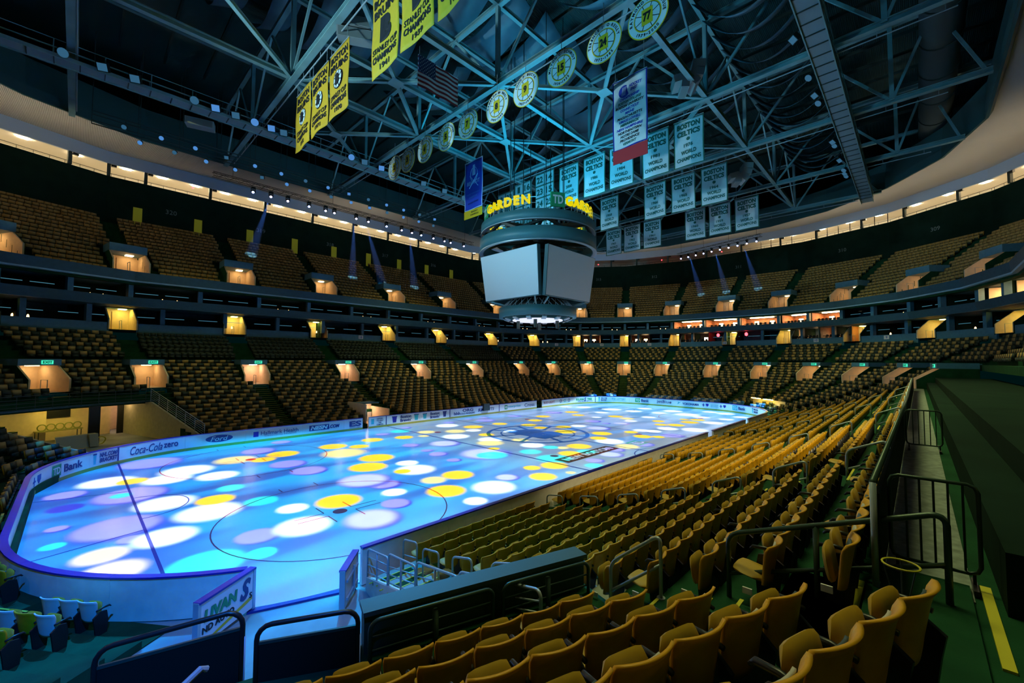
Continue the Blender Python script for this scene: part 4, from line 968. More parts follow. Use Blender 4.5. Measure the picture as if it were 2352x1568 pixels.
def mover(p, lab, lens, aim=(-.2, -.7, -.7)):
    t = thing('moving_head', lab, 'stage light', p, 'moving head lights on the trusses'); p = V3(*p); a = V3(*aim); a /= np.linalg.norm(a)
    m = MB(); m.box(p[0] - .2, p[0] + .2, p[1] - .17, p[1] + .17, p[2] - .16, p[2], BLK); m.build('base', t)
    m = MB()
    for s in (-1, 1): m.box(p[0] + s * .2 - .03, p[0] + s * .2 + .03, p[1] - .08, p[1] + .08, p[2] - .55, p[2] - .1, BLK)
    m.build('yoke', t)
    c = p - V3(0, 0, .48); m = MB(); m.tube([c - a * .24, c - a * .05, c + a * .22], [.12, .17, .16], BLK, 12); m.build('head', t)
    m = MB(); m.tube([c + a * .22, c + a * .235], .13, lens, 12); m.build('lens', t)
boxtruss((-19.9, 28.0, 26.05), (16.4, 28.3, 26.05), 'long black box truss with stage lights before the opposite gallery')
XM = [-16.1, -14.3, -12.5, -10.1, -8.1, -7.0, -4.1, -2.4, .3, 2.7, 4.4, 6.0, 8.2, 10.3, 11.5, 14.2]
for i, x in enumerate(XM): mover((x, 28.1, 25.8), 'lit moving head light on the opposite truss, %s from its left end' % names[i], LBLUE if i in (0, 3, 8, 11) else LVIO)
boxtruss((46.7, 6.2, 26.0), (43.2, -8.2, 26.0), 'shorter black box truss with stage lights at the far end')
for i in range(10):
    s = (i + .5) / 10; mover((46.7 - 3.5 * s, 6.2 - 14.4 * s, 25.75), 'lit moving head light on the far end truss, %s from its left end' % names[i], (LVIO, LBLUE)[i % 2], (-.8, -.1, -.6))
# loudspeaker arrays
def array(top, n, w, aim, lab, lean=.18, col=None):
    t = thing('line_array', lab, 'loudspeaker array', top); p = V3(*top); yawv = V3(*aim, 0.0); yawv /= np.linalg.norm(yawv); S = np.cross(yawv, V3(0, 0, 1))
    mt = col or mat('speaker_grey', (.30, .34, .34), .5)
    for i in range(n):
        an = .12 + lean * i * i * .35; F = yawv * cos(an) - V3(0, 0, sin(an)); U = yawv * sin(an) + V3(0, 0, cos(an))
        c = p - U * .3; m = MB(); m.ob(c, S * w / 2, F * w * .3, U * .29, mt); cab = m.build('cabinet', t)
        m = MB(); m.ob(c + F * (w * .3 + .01), S * w * .46, F * .01, U * .25, mat('speaker_grille', (.16, .2, .2), .6)); m.build('grille', cab)
        p = p - U * .62 
    m = MB(); q = V3(*top); m.tube([q, q + V3(0, 0, 1.6)], .04, BLK, 6); m.tube([q + S * w * .4, q - S * w * .4], .05, BLK, 6); m.build('rigging', t)
array((3.6, -13.2, 29.6), 5, 1.6, (.55, -.85), 'large grey curved loudspeaker array hanging above the white champions banners', .5); array((20.0, -12.3, 27.6), 5, 1.5, (.55, -.85), 'smaller grey curved loudspeaker array farther along the roof', .5)
array((-17.3, .9, 28.6), 2, 2.2, (-.6, -1), 'blue-lit pair of loudspeaker boxes left of the gold banners', .5); array((29.5, 4.6, 25.2), 2, 1.6, (-1, 0), 'small loudspeaker box between the white banners', .5)
array((14.0, 22.2, 26.6), 3, 1.3, (-.5, -1), 'small loudspeaker array above the opposite catwalk end', .3); array((-22.5, 18.9, 27.0), 1, 2.0, (-.3, -1), 'wide flat loudspeaker box under the opposite catwalk', .1)

hz = bpy.data.materials.new('thin_haze'); hz.use_nodes = True; nt = hz.node_tree; nt.nodes.remove(nt.nodes['Principled BSDF']); vsn = nt.nodes.new('ShaderNodeVolumeScatter'); vsn.inputs['Density'].default_value = .028; vsn.inputs['Anisotropy'].default_value = .2; nt.links.new(vsn.outputs[0], nt.nodes['Material Output'].inputs['Volume'])
def beam_haze(a, b, e, lab):
    a, b = V3(*a), V3(*b); L = np.linalg.norm(b - a); m = MB(); m.tube([a + (b - a) * .01, b], [.08, .05 + L * tan(R(3.6))], hz, 20)
    tag(m.build('light_beam_haze'), lab, 'haze', 'hazy blue light beams', 'stuff')
    lamp('moving_head_beam', 'SPOT', a, e, (.06, .25, 1.0), b, spot_size=R(7.2), spot_blend=.3, shadow_soft_size=.05)
for i, (x, tx, ty, tz) in enumerate(((-14.3, -13.2, 40, 20.5), (-4.1, .2, 38, 19.0), (-2.4, 5.6, 38, 18.2), (4.4, 11.5, 38, 18.6))):
    beam_haze((x, 28.7, 25.1), (tx, ty, tz), 30000, 'hazy blue beam from the opposite stage lights, %s from the left' % names[i])
for i, (y, ty) in enumerate(((3.5, 5.4), (-.8, .8), (-5.2, -4.6))):
    beam_haze((45.3, y, 25.0), (56, ty, 19.5), 26000, 'hazy blue beam from the far end stage lights, %s from the left' % names[i])

# ------------------------------------------------------------------ scoreboard
SX, SY = .2, .2
sb = thing('scoreboard', 'huge hanging centre scoreboard with blank grey screens and rings', 'scoreboard', (SX, SY, 20))
LED = mat('led_ring', (.05, .16, .18), .45, noise=.06, nscale=20)
def ringpart(r, z0, z1, name, th=.35, mt=LED):
    m = MB(); m.lathe([(r - th, z0), (r, z0), (r, z1), (r - th, z1), (r - th, z0)], (SX, SY), mt, 72); return m.build(name, sb, True)
for (r, z0, z1) in ((5.25, 18.05, 18.85), (5.35, 16.35, 17.45)): 
    o = ringpart(r, z0, z1, 'led_ring')
    m = MB(); m.lathe([(r - .3, z0 - .03), (r + .03, z0 - .05), (r + .03, z0 + .02)], (SX, SY), RAIL, 72); m.build('ring_rim', o)
o = ringpart(3.55, 10.45, 11.3, 'led_ring')
m = MB(); m.lathe([(0.01, 16.9), (2.4, 16.9), (2.4, 11.0), (.01, 11.0)], (SX, SY), BLK, 24); m.build('core', sb)
m = MB(); m.lathe([(.01, 18.3), (1.2, 18.3), (1.2, 16.8)], (SX, SY), BLK, 16)
for k in range(8):
    a = k * pi / 4; m.beam((SX, SY, 17.6), (SX + 5.1 * cos(a), SY + 5.1 * sin(a), 17.2), .3, .3, BLK); m.beam((SX, SY, 18.9), (SX + 5.1 * cos(a), SY + 5.1 * sin(a), 18.2), .25, .25, BLK)
    a += .4; b = a + .45; m.beam((SX + 5.1 * cos(a), SY + 5.1 * sin(a), 17.4), (SX + 5.1 * cos(b), SY + 5.1 * sin(b), 18.1), .2, .2, BLK); m.beam((SX + 5.1 * cos(b + .3), SY + 5.1 * sin(b + .3), 17.4), (SX + 5.1 * cos(b), SY + 5.1 * sin(b), 18.1), .2, .2, BLK)
m.build('ring_frame', sb)
for k in range(4):
    n = V3(cos(k * pi / 2), sin(k * pi / 2), 0); t_ = V3(-n[1], n[0], 0); c = V3(SX, SY, 0)
    m = MB(); b0, b1 = 3.55, 4.05; w0, w1 = 3.2, 3.42
    fr = [c + n * b0 - t_ * w0 + V3(0, 0, 11.9), c + n * b0 + t_ * w0 + V3(0, 0, 11.9), c + n * b1 + t_ * w1 + V3(0, 0, 15.95), c + n * b1 - t_ * w1 + V3(0, 0, 15.95)]
    bk = [q - n * .35 for q in fr]; m.add(fr + bk, [(0, 1, 2, 3), (7, 6, 5, 4), (0, 4, 5, 1), (1, 5, 6, 2), (2, 6, 7, 3), (3, 7, 4, 0)], BOARDG); o = m.build('screen', sb)
    m = MB(); ctr = sum(fr) / 4; m.add([ctr + (q - ctr) * .985 + n * .02 for q in fr], [(0, 1, 2, 3)], SCRN); m.build('display_face', o)
    for s in (-1, 1):
        m = MB(); m.beam(c + n * 3.4 + t_ * s * 2.6 + V3(0, 0, 11.85), c + n * 2.2 + t_ * s * 1.7 + V3(0, 0, 11.5), .12, .12, STEEL); m.build('screen_arm', sb)
for k in range(64):
    a = k * 2 * pi / 64; m = MB(); m.tube([(SX + 3.35 * cos(a), SY + 3.35 * sin(a), 11.3), (SX + 2.75 * cos(a + .12 * (-1) ** k), SY + 2.75 * sin(a + .12 * (-1) ** k), 11.95)], .03, RAIL, 5); m.build('strut', sb)
m = MB(); m.lathe([(.01, 10.28), (2.3, 10.28), (2.3, 10.2), (.01, 10.2)], (SX, SY), lit('under_disc', (.75, .8, 1.0), 1.1), 40); m.build('underside_panel', sb)
for k in range(14):
    a = k * 2 * pi / 14; m = MB(); m.ob((SX + 2.9 * cos(a), SY + 2.9 * sin(a), 10.25), (.22 * cos(a), .22 * sin(a), .08), (-.2 * sin(a), .2 * cos(a), 0), (0, 0, .05), WHITE); m.tube([(SX + 3.2 * cos(a), SY + 3.2 * sin(a), 10.5), (SX + 2.9 * cos(a), SY + 2.9 * sin(a), 10.3)], .04, BLK, 5); m.build('underside_lamp', sb)
for k in range(4):
    a = k * pi / 2 + .6; m = MB(); m.tube([(SX + 1.8 * cos(a), SY + 1.8 * sin(a), 10.2), (SX + 1.8 * cos(a), SY + 1.8 * sin(a), 9.5)], .16, DSTEEL, 8); m.build('camera_pod', sb)
for k in range(8):
    a = k * pi / 4 + .2; m = MB(); m.tube([(SX + 2.6 * cos(a), SY + 2.6 * sin(a), 18.2), (SX + 2.6 * cos(a), SY + 2.6 * sin(a), 38)], .035, BLK, 5); m.build('hoist_cable', sb)
# sign letters round the top ring
def signword(ac):
    rr = 4.9; zz = 19.75
    m = MB(); a = ac
    n = V3(cos(a), sin(a), 0); X = V3(-n[1], n[0], 0)
    m.ob(V3(SX, SY, zz) + n * rr, X * .62, n * .06, V3(0, 0, .6), BGREEN); o = m.build('sign_square', sb)
    m = MB(); put_text(m, 'TD', 0, 0, .72, (V3(SX, SY, zz) + n * (rr + .07), X, V3(0, 0, 1), n), WHITE, w=.9, bold=.03); m.build('lettering', o)
    for i, ch in enumerate('GARDEN'):
        a = ac + (1.05 + .80 * i) / rr; n = V3(cos(a), sin(a), 0); X = V3(-n[1], n[0], 0)
        m = MB(); v, f = text_geo(ch, .045, 0); H = v[:, 1].max(); W = v[:, 0].max(); sc = .78 / H; o_ = V3(SX, SY, zz - .39) + n * rr
        F_ = o_ + np.outer((v[:, 0] - W / 2) * sc, X) + np.outer(v[:, 1] * sc, (0, 0, 1)); k_ = len(v)
        m.add(np.concatenate([F_ + n * .12, F_ - n * .02]), list(f) + [tuple(k_ + q for q in g[::-1]) for g in f], lit('sign_yellow', (1.0, .85, .0), .75)); m.build('sign_letter', sb)
    m = MB()
    for z in (19.5, 20.0): m.tube([(SX + (rr - .15) * cos(q), SY + (rr - .15) * sin(q), z) for q in np.linspace(ac - .1, ac + 5.9 / rr, 20)], .03, RAIL, 5)
    for q in np.linspace(ac, ac + 5 / rr, 8): m.tube([(SX + (rr - .15) * cos(q), SY + (rr - .15) * sin(q), 18.8), (SX + (rr - .15) * cos(q), SY + (rr - .15) * sin(q), 20.1)], .03, RAIL, 5)
    m.build('sign_rail', sb)
for ac in (R(-120), R(150), R(60), R(-30)): signword(ac)

# ------------------------------------------------------------------ banners
NEG = (0, -1, 0)
def fold(y, z, seed):
    return .05 * np.sin(y * 2.3 + seed) + .04 * np.sin(z * 1.7 + y * 1.1 + seed * 2)
def hang(t, x, y, z, w, ztruss):
    m = MB()
    for s in (.08, .92): m.tube([(x, y - w * s, z), (x, y - w * s, ztruss)], .02, RAIL, 5)
    m.tube([(x, y, z), (x, y - w, z)], .03, RAIL, 6); m.build('hanging_rod', t)
def banner(name, label, x, y, z0, z1, w, mt, lines, trim=None, grp=None, ztruss=28, tm=INK, cat='banner', seed=0, extra=None):
    """y = left (greater) edge; faces -x"""
    t = thing(name, label, cat, (x, y - w / 2, z1), grp)
    ys = np.linspace(0, w, 14); zs = np.linspace(z0, z1, 16)
    fx = lambda a, z: x + fold(a, z, seed) * (1 - .5 * (z - z0) / (z1 - z0))
    P = np.array([[(fx(a, z), y - a, z) for z in zs] for a in ys]); m = MB(); m.grid(P, mt, np.zeros_like(P) + V3(.015, 0, 0)); m.build('cloth', t, True)
    if trim is not None:
        m = MB(); b = .09
        for (a0, a1, c0, c1) in ((0, w, z0, z0 + b), (0, w, z1 - b, z1), (0, b, z0, z1), (w - b, w, z0, z1)):
            A = np.array([[(fx(a, z) - .008, y - a, z) for z in np.linspace(c0, c1, 2 if c1 - c0 < .2 else 16)] for a in np.linspace(a0, a1, 2 if a1 - a0 < .2 else 14)]); m.grid(A, trim)
        m.build('border', t)
    m = MB(); H = z1 - z0
    for ln in lines:
        txt, fy, h, wd = ln[:4]; mm = ln[4] if len(ln) > 4 else tm; bold = ln[5] if len(ln) > 5 else .03
        sh = ln[6] if len(ln) > 6 else 0; xc = ln[7] if len(ln) > 7 else .5
        def warp(a, b):
            yy = w * xc + a; zz = z1 - fy * H + b
            return np.stack([fx(yy, zz) - .02, y - yy, zz], -1)
        put_text(m, txt, 0, 0, h, ((0, 0, 0), NEG, (0, 0, 1), (-1, 0, 0)), mm, w=wd, bold=bold, shear=sh, warp=warp)
    if m.n: m.build('lettering', t)
    if extra: extra(t, fx)
    hang(t, x, y, z1, w, ztruss)
    return t
def ball(t, fx, y, w, z, r=.16):
    m = MB(); q = np.linspace(0, 2 * pi, 20, endpoint=False); c = w / 2; m.add([(fx(c + r * cos(a), z) - .022, y - c - r * cos(a), z + r * sin(a)) for a in q], [tuple(range(20))], INKG); m.build('round_emblem', t)
CEL = [(7.6, 28.0, 23.75, ZB, [('1976', -9.6, 'front row, nearest the near side'), ('1981', -6.55, 'front row, second from the near side'), ('1984', -3.0, 'front row, half behind the white tournament banner'), ('1986', .1, 'front row, fourth from the near side'), ('2008', 3.35, 'front row, left end beside the number squares')]),
       (16.3, 26.95, 22.95, ZB, [('1964', -8.85, 'middle row, nearest the near side'), ('1965', -5.65, 'middle row, second from the near side'), ('1966', -2.4, 'middle row, third from the near side'), ('1968', 3.55, 'middle row, beside the scoreboard')]),
       (26.0, 26.2, 22.4, ZB, [('1957', -9.35, 'back row, nearest the near side'), ('1959', -6.3, 'back row, second from the near side'), ('1960', -3.3, 'back row, third from the near side'), ('1961', 2.55, 'back row, third from the scoreboard'), ('1962', 5.6, 'back row, second from the scoreboard'), ('1963', 8.6, 'back row, next to the scoreboard')])]
for (x, z1, z0, zt, row) in CEL:
    for i, (yr, y, lab) in enumerate(row):
        banner('champions_banner', 'white and green champions banner for %s, %s' % (yr, lab), x, y, z0, z1, 2.62, WBAN,
               [('BOSTON', .14, .50, 2.0, INKG, .05), ('CELTICS', .30, .50, 2.0, INKG, .05), (yr, .56, .32, .8, INKG), ('WORLD', .70, .36, 1.35, INKG), ('CHAMPIONS', .84, .36, 2.1, INKG)], GRN, 'white champions banners', zt, seed=i + x,
               extra=lambda t, fx, y=y, z0=z0, z1=z1: ball(t, fx, y, 2.62, z1 - .43 * (z1 - z0)))
def spoke(t, fx, y, w, zc, r):
    c = w / 2; m = MB(); q = np.linspace(0, 2 * pi, 32, endpoint=False)
    m.add([(fx(c + r * cos(a), zc) - .02, y - c - r * cos(a), zc + r * sin(a)) for a in q], [tuple(range(32))], INK); m.build('emblem_rim', t)
    m = MB(); r2 = r * .9; m.add([(fx(c, zc) - .04, y - c - r2 * cos(a), zc + r2 * sin(a)) for a in q], [tuple(range(32))], WBAN); m.build('emblem_disc', t)
    m = MB()
    for k in range(8):
        a = k * pi / 4 + .39; m.ob((fx(c, zc) - .055, y - c - r * .5 * cos(a), zc + r * .5 * sin(a)), (.004, 0, 0), (0, -cos(a) * r * .42, sin(a) * r * .42), (0, sin(a) * .025, cos(a) * .025), INK)
    m.build('emblem_spokes', t)
    m = MB(); put_text(m, 'B', 0, 0, r * 1.15, ((fx(c, zc) - .075, y - c, zc), NEG, (0, 0, 1), (-1, 0, 0)), INK, bold=.09); m.build('emblem_letter', t)
for i, (y, z1, yr, lab, big) in enumerate([(9.3, 26.9, '1972', 'farthest left', 0), (6.25, 26.9, '1971', 'second from the left', 0), (3.1, 26.9, '1970', 'third, partly behind the blue-lit loudspeaker', 0), (-2.85, 27.4, '1941', 'with the large letter, first after the gap', 1), (-6.0, 27.4, '1939', 'middle of the nearer three', 1), (-9.1, 27.4, '1929', 'cut by the top edge', 1)]):
    z0 = 22.45; H = z1 - z0
    if big:
        L = [('BOSTON', .14, .48, 2.4, INK, .03), ('BRUINS', .27, .48, 2.4, INK, .03), ('B', .49, 1.45, 1.05, INK, .09), ('STANLEY CUP', .71, .34, 2.4, INK, .02), ('CHAMPIONS', .81, .38, 2.4, INK, .03), (yr, .92, .32, .95, INK, .02)]
        ex = None
    else:
        L = [('BOSTON', .12, .48, 2.4, INK, .03), ('BRUINS', .26, .48, 2.4, INK, .03), ('STANLEY CUP', .70, .32, 2.3, INK, .02), ('CHAMPIONS', .80, .36, 2.3, INK, .03), (yr, .91, .30, .9, INK, .02)]
        ex = lambda t, fx, y=y, z0=z0, H=H: spoke(t, fx, y, 2.85, z0 + H * .52, .62)
    banner('gold_banner', 'gold hockey banner for %s, %s' % (yr, lab), -18.0, y, z0, z1, 2.85, YBAN, L, lit('gold_edge', (.5, .38, .05), .25) if 0 else None, 'gold championship banners', ZB, seed=i * 1.3, extra=ex)
# white tournament banner with red strip, blue cup banner with gold strip
def he(t, fx):
    m = MB(); c, zc, r = 1.0, 27.45, .48; q = np.linspace(0, 2 * pi, 28, endpoint=False); m.add([(fx(c, zc) - .02, -8.1 - c - r * cos(a), zc + r * sin(a)) for a in q], [tuple(range(28))], INKB); m.build('round_emblem', t)
    m = MB(); 
    for k in range(3): m.ob((fx(c, zc) - .04, -8.1 - c - .1 + k * .12, zc), (.004, 0, 0), (0, -.05, .32), (0, .02, .03), WBAN)
    m.build('emblem_stripes', t)
    m = MB(); m.box(-.42, -.38, -10.98, -8.1, 21.9, 22.95, REDM); m.build('red_strip', t)
TL_ = ['CHAMPIONSHIP', 'BOSTON COLLEGE', 'BOSTON UNIVERSITY', 'CONNECTICUT', 'MAINE', 'MASSACHUSETTS', 'UMASS LOWELL', 'MERRIMACK', 'NEW HAMPSHIRE', 'NORTHEASTERN', 'NOTRE DAME', 'PROVIDENCE', 'VERMONT']
wds = [1.7, 2.0, 2.4, 1.6, .8, 2.1, 1.8, 1.6, 2.2, 2.0, 1.6, 1.7, 1.2]
clr = [INKB, INKG, INK, INKB, INKB, INK, INKB, INKG, INKB, INK, INK, INK, INKG]
banner('tournament_banner', 'white banner with blue border and a long list of colleges, red strip below', -.4, -8.1, 22.95, 28.5, 2.88, WBAN,
       [('HOCKEY', .15, .24, 1.1, INKB, .03, .3, .68), ('EAST', .205, .24, .6, INKB, .03, .3, .64)] + [(a, .29 + .054 * i, .20, wds[i], clr[i], .03, .2) for i, a in enumerate(TL_)], BLUE, None, 33.5, extra=he)
def bp(t, fx):
    m = MB(); c, zc = 1.45, 26.1; q = np.linspace(0, 2 * pi, 28, endpoint=False)
    m.tube([(fx(c, zc) - .03, 9.55 - c - .55 * cos(a), zc + .75 * sin(a)) for a in q], .03, mat('pale_blue', (.25, .45, .75), .5), 6, closed=True)
    m.box(-.9, -.86, 9.55 - c - .22, 9.55 - c + .22, 26.0, 26.55, mat('pale_blue', (.25, .45, .75), .5)); m.box(-.9, -.86, 9.55 - c - .16, 9.55 - c + .16, 26.5, 27.1, mat('pale_blue', (.25, .45, .75), .5))
    for s in (-1, 1): m.beam((-.9, 9.55 - c - s * .7, 24.7), (-.9, 9.55 - c + s * .6, 26.0), .05, .05, mat('pale_blue', (.25, .45, .75), .5))
    m.build('pot_emblem', t)
    m = MB(); m.box(-.9, -.86, 6.75, 9.6, 21.5, 22.35, GOLD); m.build('gold_strip', t)
    m = MB(); put_text(m, 'BEANPOT', 0, 0, .16, ((-.93, 7.9, 22.1), NEG, (0, 0, 1), (-1, 0, 0)), INK); put_text(m, 'CHAMPIONS', 0, 0, .16, ((-.93, 7.9, 21.8), NEG, (0, 0, 1), (-1, 0, 0)), INK); m.build('strip_lettering', t)
banner('cup_banner', 'deep blue banner with pale border and pot emblem, gold strip below', -.86, 9.6, 22.4, 27.6, 2.85, mat('banner_blue', (.01, .05, .45), .6), [('BEANPOT', .45, .42, 2.0, mat('pale_blue', (.25, .45, .75), .5), .02), ('HOCKEY TOURNAMENT', .68, .16, 2.2, mat('mid_blue', (.03, .14, .55), .6)), ('CHAMPIONS', .75, .16, 1.4, MATS['mid_blue']), ('BOSTON COLLEGE', .86, .16, 1.8, mat('navy_dark', (.01, .02, .18), .6))], mat('pale_edge', (.45, .6, .8), .5), None, 33, extra=bp)
# number squares
NUMS = [['3', '33', None, '1', '16'], ['2', '19', None, '6', '17'], ['18', '21', None, '10', '31']]
def numsq(y, z, s, txt, lab):
    t = thing('number_square', lab, 'banner', (7.7, y - s / 2, z), 'retired number squares'); m = MB(); m.box(7.7, 7.74, y - s, y, z - s * 1.02, z, WBAN); m.build('cloth', t)
    m = MB()
    for (a, b, c, d) in ((0, s, 0, .06), (0, s, s * 1.02 - .06, s * 1.02), (0, .06, 0, s), (s - .06, s, 0, s)): m.box(7.68, 7.7, y - b, y - a, z - d, z - c, GRN)
    m.build('border', t); m = MB(); put_text(m, txt, 0, 0, s * .55, ((7.67, y - s / 2, z - s * .52), NEG, (0, 0, 1), (-1, 0, 0)), INKG, w=s * (.66 if len(txt) > 1 else .3), bold=.03); m.build('lettering', t)
S_ = 1.36
for r_, row in enumerate([('22', '14'), ('23', '15'), ('24', '25'), ('31', '6'), ('00', '35')]):
    for c_, q in enumerate(row): numsq(6.95 - c_ * S_, 28.3 - r_ * S_ * 1.04, S_, q, 'white square with green number %s, right pair of columns, row %s' % (q, names[r_]))
for r_, row in enumerate([('1', '16'), ('2', '17'), ('18', '19'), ('21', '10')]):
    for c_, q in enumerate(row): numsq(10.3 - c_ * S_, 28.2 - .15 - r_ * S_ * 1.04, S_, q, 'white square with green number %s, middle pair of columns, row %s' % (q, names[r_]))
for r_, row in enumerate([('3', '33'), ('6', '10'), ('32', '2')]):
    for c_, q in enumerate(row): numsq(13.3 - c_ * S_, 27.6 - r_ * S_ * 1.04, S_, q, 'white square with green number %s, left pair of columns, row %s' % (q, names[r_]))
m = MB()
for y0, y1, z in ((5.6 - 1.4, 7.0, 28.35), (7.5, 10.35, 28.1), (10.5, 13.4, 27.65)):
    m.tube([(7.72, y0, z), (7.72, y1, z)], .03, RAIL, 6)
    for y in (y0 + .2, y1 - .2): m.tube([(7.72, y, z), (7.72, y, 30)], .015, RAIL, 5)
tag(m.build('number_hanger'), 'thin rods holding the retired number squares', 'hanger')
# round retired-number banners
RND = [('2', 'EDDIE SHORE', '1926-1940', 10.75), ('3', 'LIONEL HITCHMAN', '1925-1934', 8.45), ('4', 'ROBERT G. ORR', '1966-1976', 7.05 - 1.35), ('5', 'AUBREY V. CLAPPER', '1927-1947', 2.65), ('7', 'PHILIP A. ESPOSITO', '1967-1975', -.1), ('8', 'CAMERON M. NEELY', '1986-1996', -3.4), ('9', 'JOHN P. BUCYK', '1957-1978', -6.2), ('15', 'MILTON C. SCHMIDT', '1936-1955', -9.25), ('24', 'TERENCE J. O\'REILLY', '1972-1985', -12.3), ('77', 'RAYMOND J. BOURQUE', '1979-2000', -15.0)]
ordn = ['farthest', 'second', 'third', 'fourth', 'fifth', 'sixth', 'seventh', 'eighth', 'ninth', 'nearest']
for i, (num, nme, yrs, y) in enumerate(RND):
    x, z, r = -8.6, 25.0, 1.16
    t = thing('round_banner', 'round gold-rimmed white banner number %s, %s in its row' % (num, ordn[i]), 'banner', (x, y, z), 'round retired number banners')
    def disc(rr, off, mt, nm):
        m = MB(); q = np.linspace(0, 2 * pi, 44, endpoint=False); a = [(x - off, y - rr * cos(k), z + rr * sin(k)) for k in q]; b = [(x + .02, y - rr * cos(k), z + rr * sin(k)) for k in q]
        m.add(a + b, [tuple(range(44))[::-1], tuple(range(44, 88))] + [(k, (k + 1) % 44, 44 + (k + 1) % 44, 44 + k) for k in range(44)], mt); m.build(nm, t)
    disc(r, .0, GOLD, 'gold_rim'); disc(r * .955, .01, WBAN, 'outer_disc'); disc(r * .68, .02, GOLD, 'inner_ring'); disc(r * .63, .03, INK, 'inner_line'); disc(r * .61, .035, WBAN, 'inner_disc')
    m = MB()
    for k in range(8):
        a = k * pi / 4 + .39; m.ob((x - .045, y - r * .42 * cos(a), z + r * .42 * sin(a)), (.004, 0, 0), (0, -cos(a) * r * .2, sin(a) * r * .2), (0, sin(a) * .018, cos(a) * .018), INK)
    m.build('spokes', t)
    m = MB(); hx = r * .27; hz = r * .38; m.box(x - .055, x - .045, y - hx, y + hx, z - hz, z + hz, GOLD)
    m.build('number_block', t); m = MB(); put_text(m, num, 0, 0, r * .42, ((x - .06, y, z), NEG, (0, 0, 1), (-1, 0, 0)), INK, w=r * (.40 if len(num) > 1 else .26), bold=.05); m.build('number', t)
    m = MB()
    def arc(txt, rad, a0, step, flip, h):
        tot_ = 0; adv = []
        for ch in txt:
            v, f = text_geo(ch if ch != ' ' else 'o', .03, 0); wv = v[:, 0].max() if len(v) else .3
            adv.append(max(.25, wv) * h / .73 + .05 if ch != ' ' else .12)
        L = sum(adv); pos = -L / 2
        for ch, ad_ in zip(txt, adv):
            c = pos + ad_ / 2; pos += ad_
            if ch == ' ': continue
            an = (pi / 2 - c / rad) if not flip else (-pi / 2 + c / rad)
            up = V3(0, -cos(an), sin(an)) * (1 if not flip else -1); rt = V3(0, -sin(an), -cos(an)) * (1 if not flip else -1)
            o_ = V3(x - .02, y - rad * cos(an), z + rad * sin(an)); put_text(m, ch, 0, 0, h if ch not in '.,-\'' else h * .25, (o_, rt, up, (-1, 0, 0)), INK, bold=.03)
    arc(nme, r * .82, 0, 0, False, .17); arc(yrs, r * .82, 0, 0, True, .17); m.build('lettering', t)
    m = MB(); m.tube([(x, y, z + r), (x, y, ZB - .6)], .02, RAIL, 5); m.build('hanging_wire', t)
# flag
t = thing('striped_flag', 'large stars and stripes flag hanging in the roof beside the gold banners', 'flag', (-11.8, -1.0, 27.6)); X0, X1, Z0, Z1 = -13.75, -10.3, 25.2, 27.35
m = MB(); n = 13
for i in range(13):
    z1 = Z1 - (Z1 - Z0) * i / 13; z0 = Z1 - (Z1 - Z0) * (i + 1) / 13; P = np.array([[(xx, -1.0 + .04 * sin(xx * 4), z0), (xx, -1.0 + .04 * sin(xx * 4), z1)] for xx in np.linspace(X0, X1, 14)]); m.grid(P, mat('flag_red', (.22, .02, .03), .7) if i % 2 == 0 else WBAN, np.zeros_like(P) + V3(0, .01, 0))
m.build('stripes', t); cx1 = X0 + (X1 - X0) * .4; cz0 = Z1 - (Z1 - Z0) * 7 / 13
m = MB(); m.box(X0, cx1, -1.08, -1.05, cz0, Z1, mat('flag_blue', (.01, .03, .12), .7)); m.build('canton', t)
m = MB()
for i in range(9):
    for j in range(6 if i % 2 == 0 else 5):
        xx = X0 + (cx1 - X0) * ((j + .5) / 6 if i % 2 == 0 else (j + 1) / 6); zz = cz0 + (Z1 - cz0) * (i + .5) / 9; q = [(.05 * (1 if k % 2 == 0 else .4) * cos(pi / 2 + k * pi / 5), .05 * (1 if k % 2 == 0 else .4) * sin(pi / 2 + k * pi / 5)) for k in range(10)]
        m.add([(xx + a, -1.1, zz + b) for a, b in q], [tuple(range(10))], WHITE)
m.build('stars', t); m = MB(); m.tube([(X0, -1, Z1), (X1, -1, Z1)], .03, RAIL, 6)
for xx in (X0 + .1, X1 - .1): m.tube([(xx, -1, Z1), (xx, -1, 28)], .015, RAIL, 5)
m.build('hanging_rod', t)

# ------------------------------------------------------------------ seats
def seat_back_mb(nu, nv, thick=.03):
    """curved shell; local frame x along row, y outwards (behind), z up from the tread"""
    m = MB(); P = np.zeros((nu, nv, 3))
    for i in range(nu):
        u = -1 + 2 * i / (nu - 1)
        for j in range(nv):
            v = j / (nv - 1)
            w = .205 + .050 * min(1, v * 1.25) if v < .9 else .252
            z = .34 + .50 * v - (.012 * u * u if v > .8 else 0) + (-.03 * (1 - u * u) * (v < .2))
            y = .01 + .09 * v - .075 * u * u * (.5 + .5 * v)
            if v > .85: y += .03 * (v - .85) / .15
            P[i, j] = (u * w, y, z)
    m.grid(P, YEL, np.zeros_like(P) + V3(0, -thick, .0)); return m
def seat_pad_mb(n):
    m = MB(); P = np.zeros((n, 5, 3)); prof = [(.02, .40), (.03, .74), (.0, .80), (-.03, .78), (-.03, .42)]
    for i in range(n):
        u = -1 + 2 * i / (n - 1); k = 1 - .12 * u ** 4
        for j, (y, z) in enumerate(prof): P[i, j] = (u * .2, -.12 + y - .01 * u * u - .06 * (z - .4), .36 + (z - .4) * .92 * k)
    return m
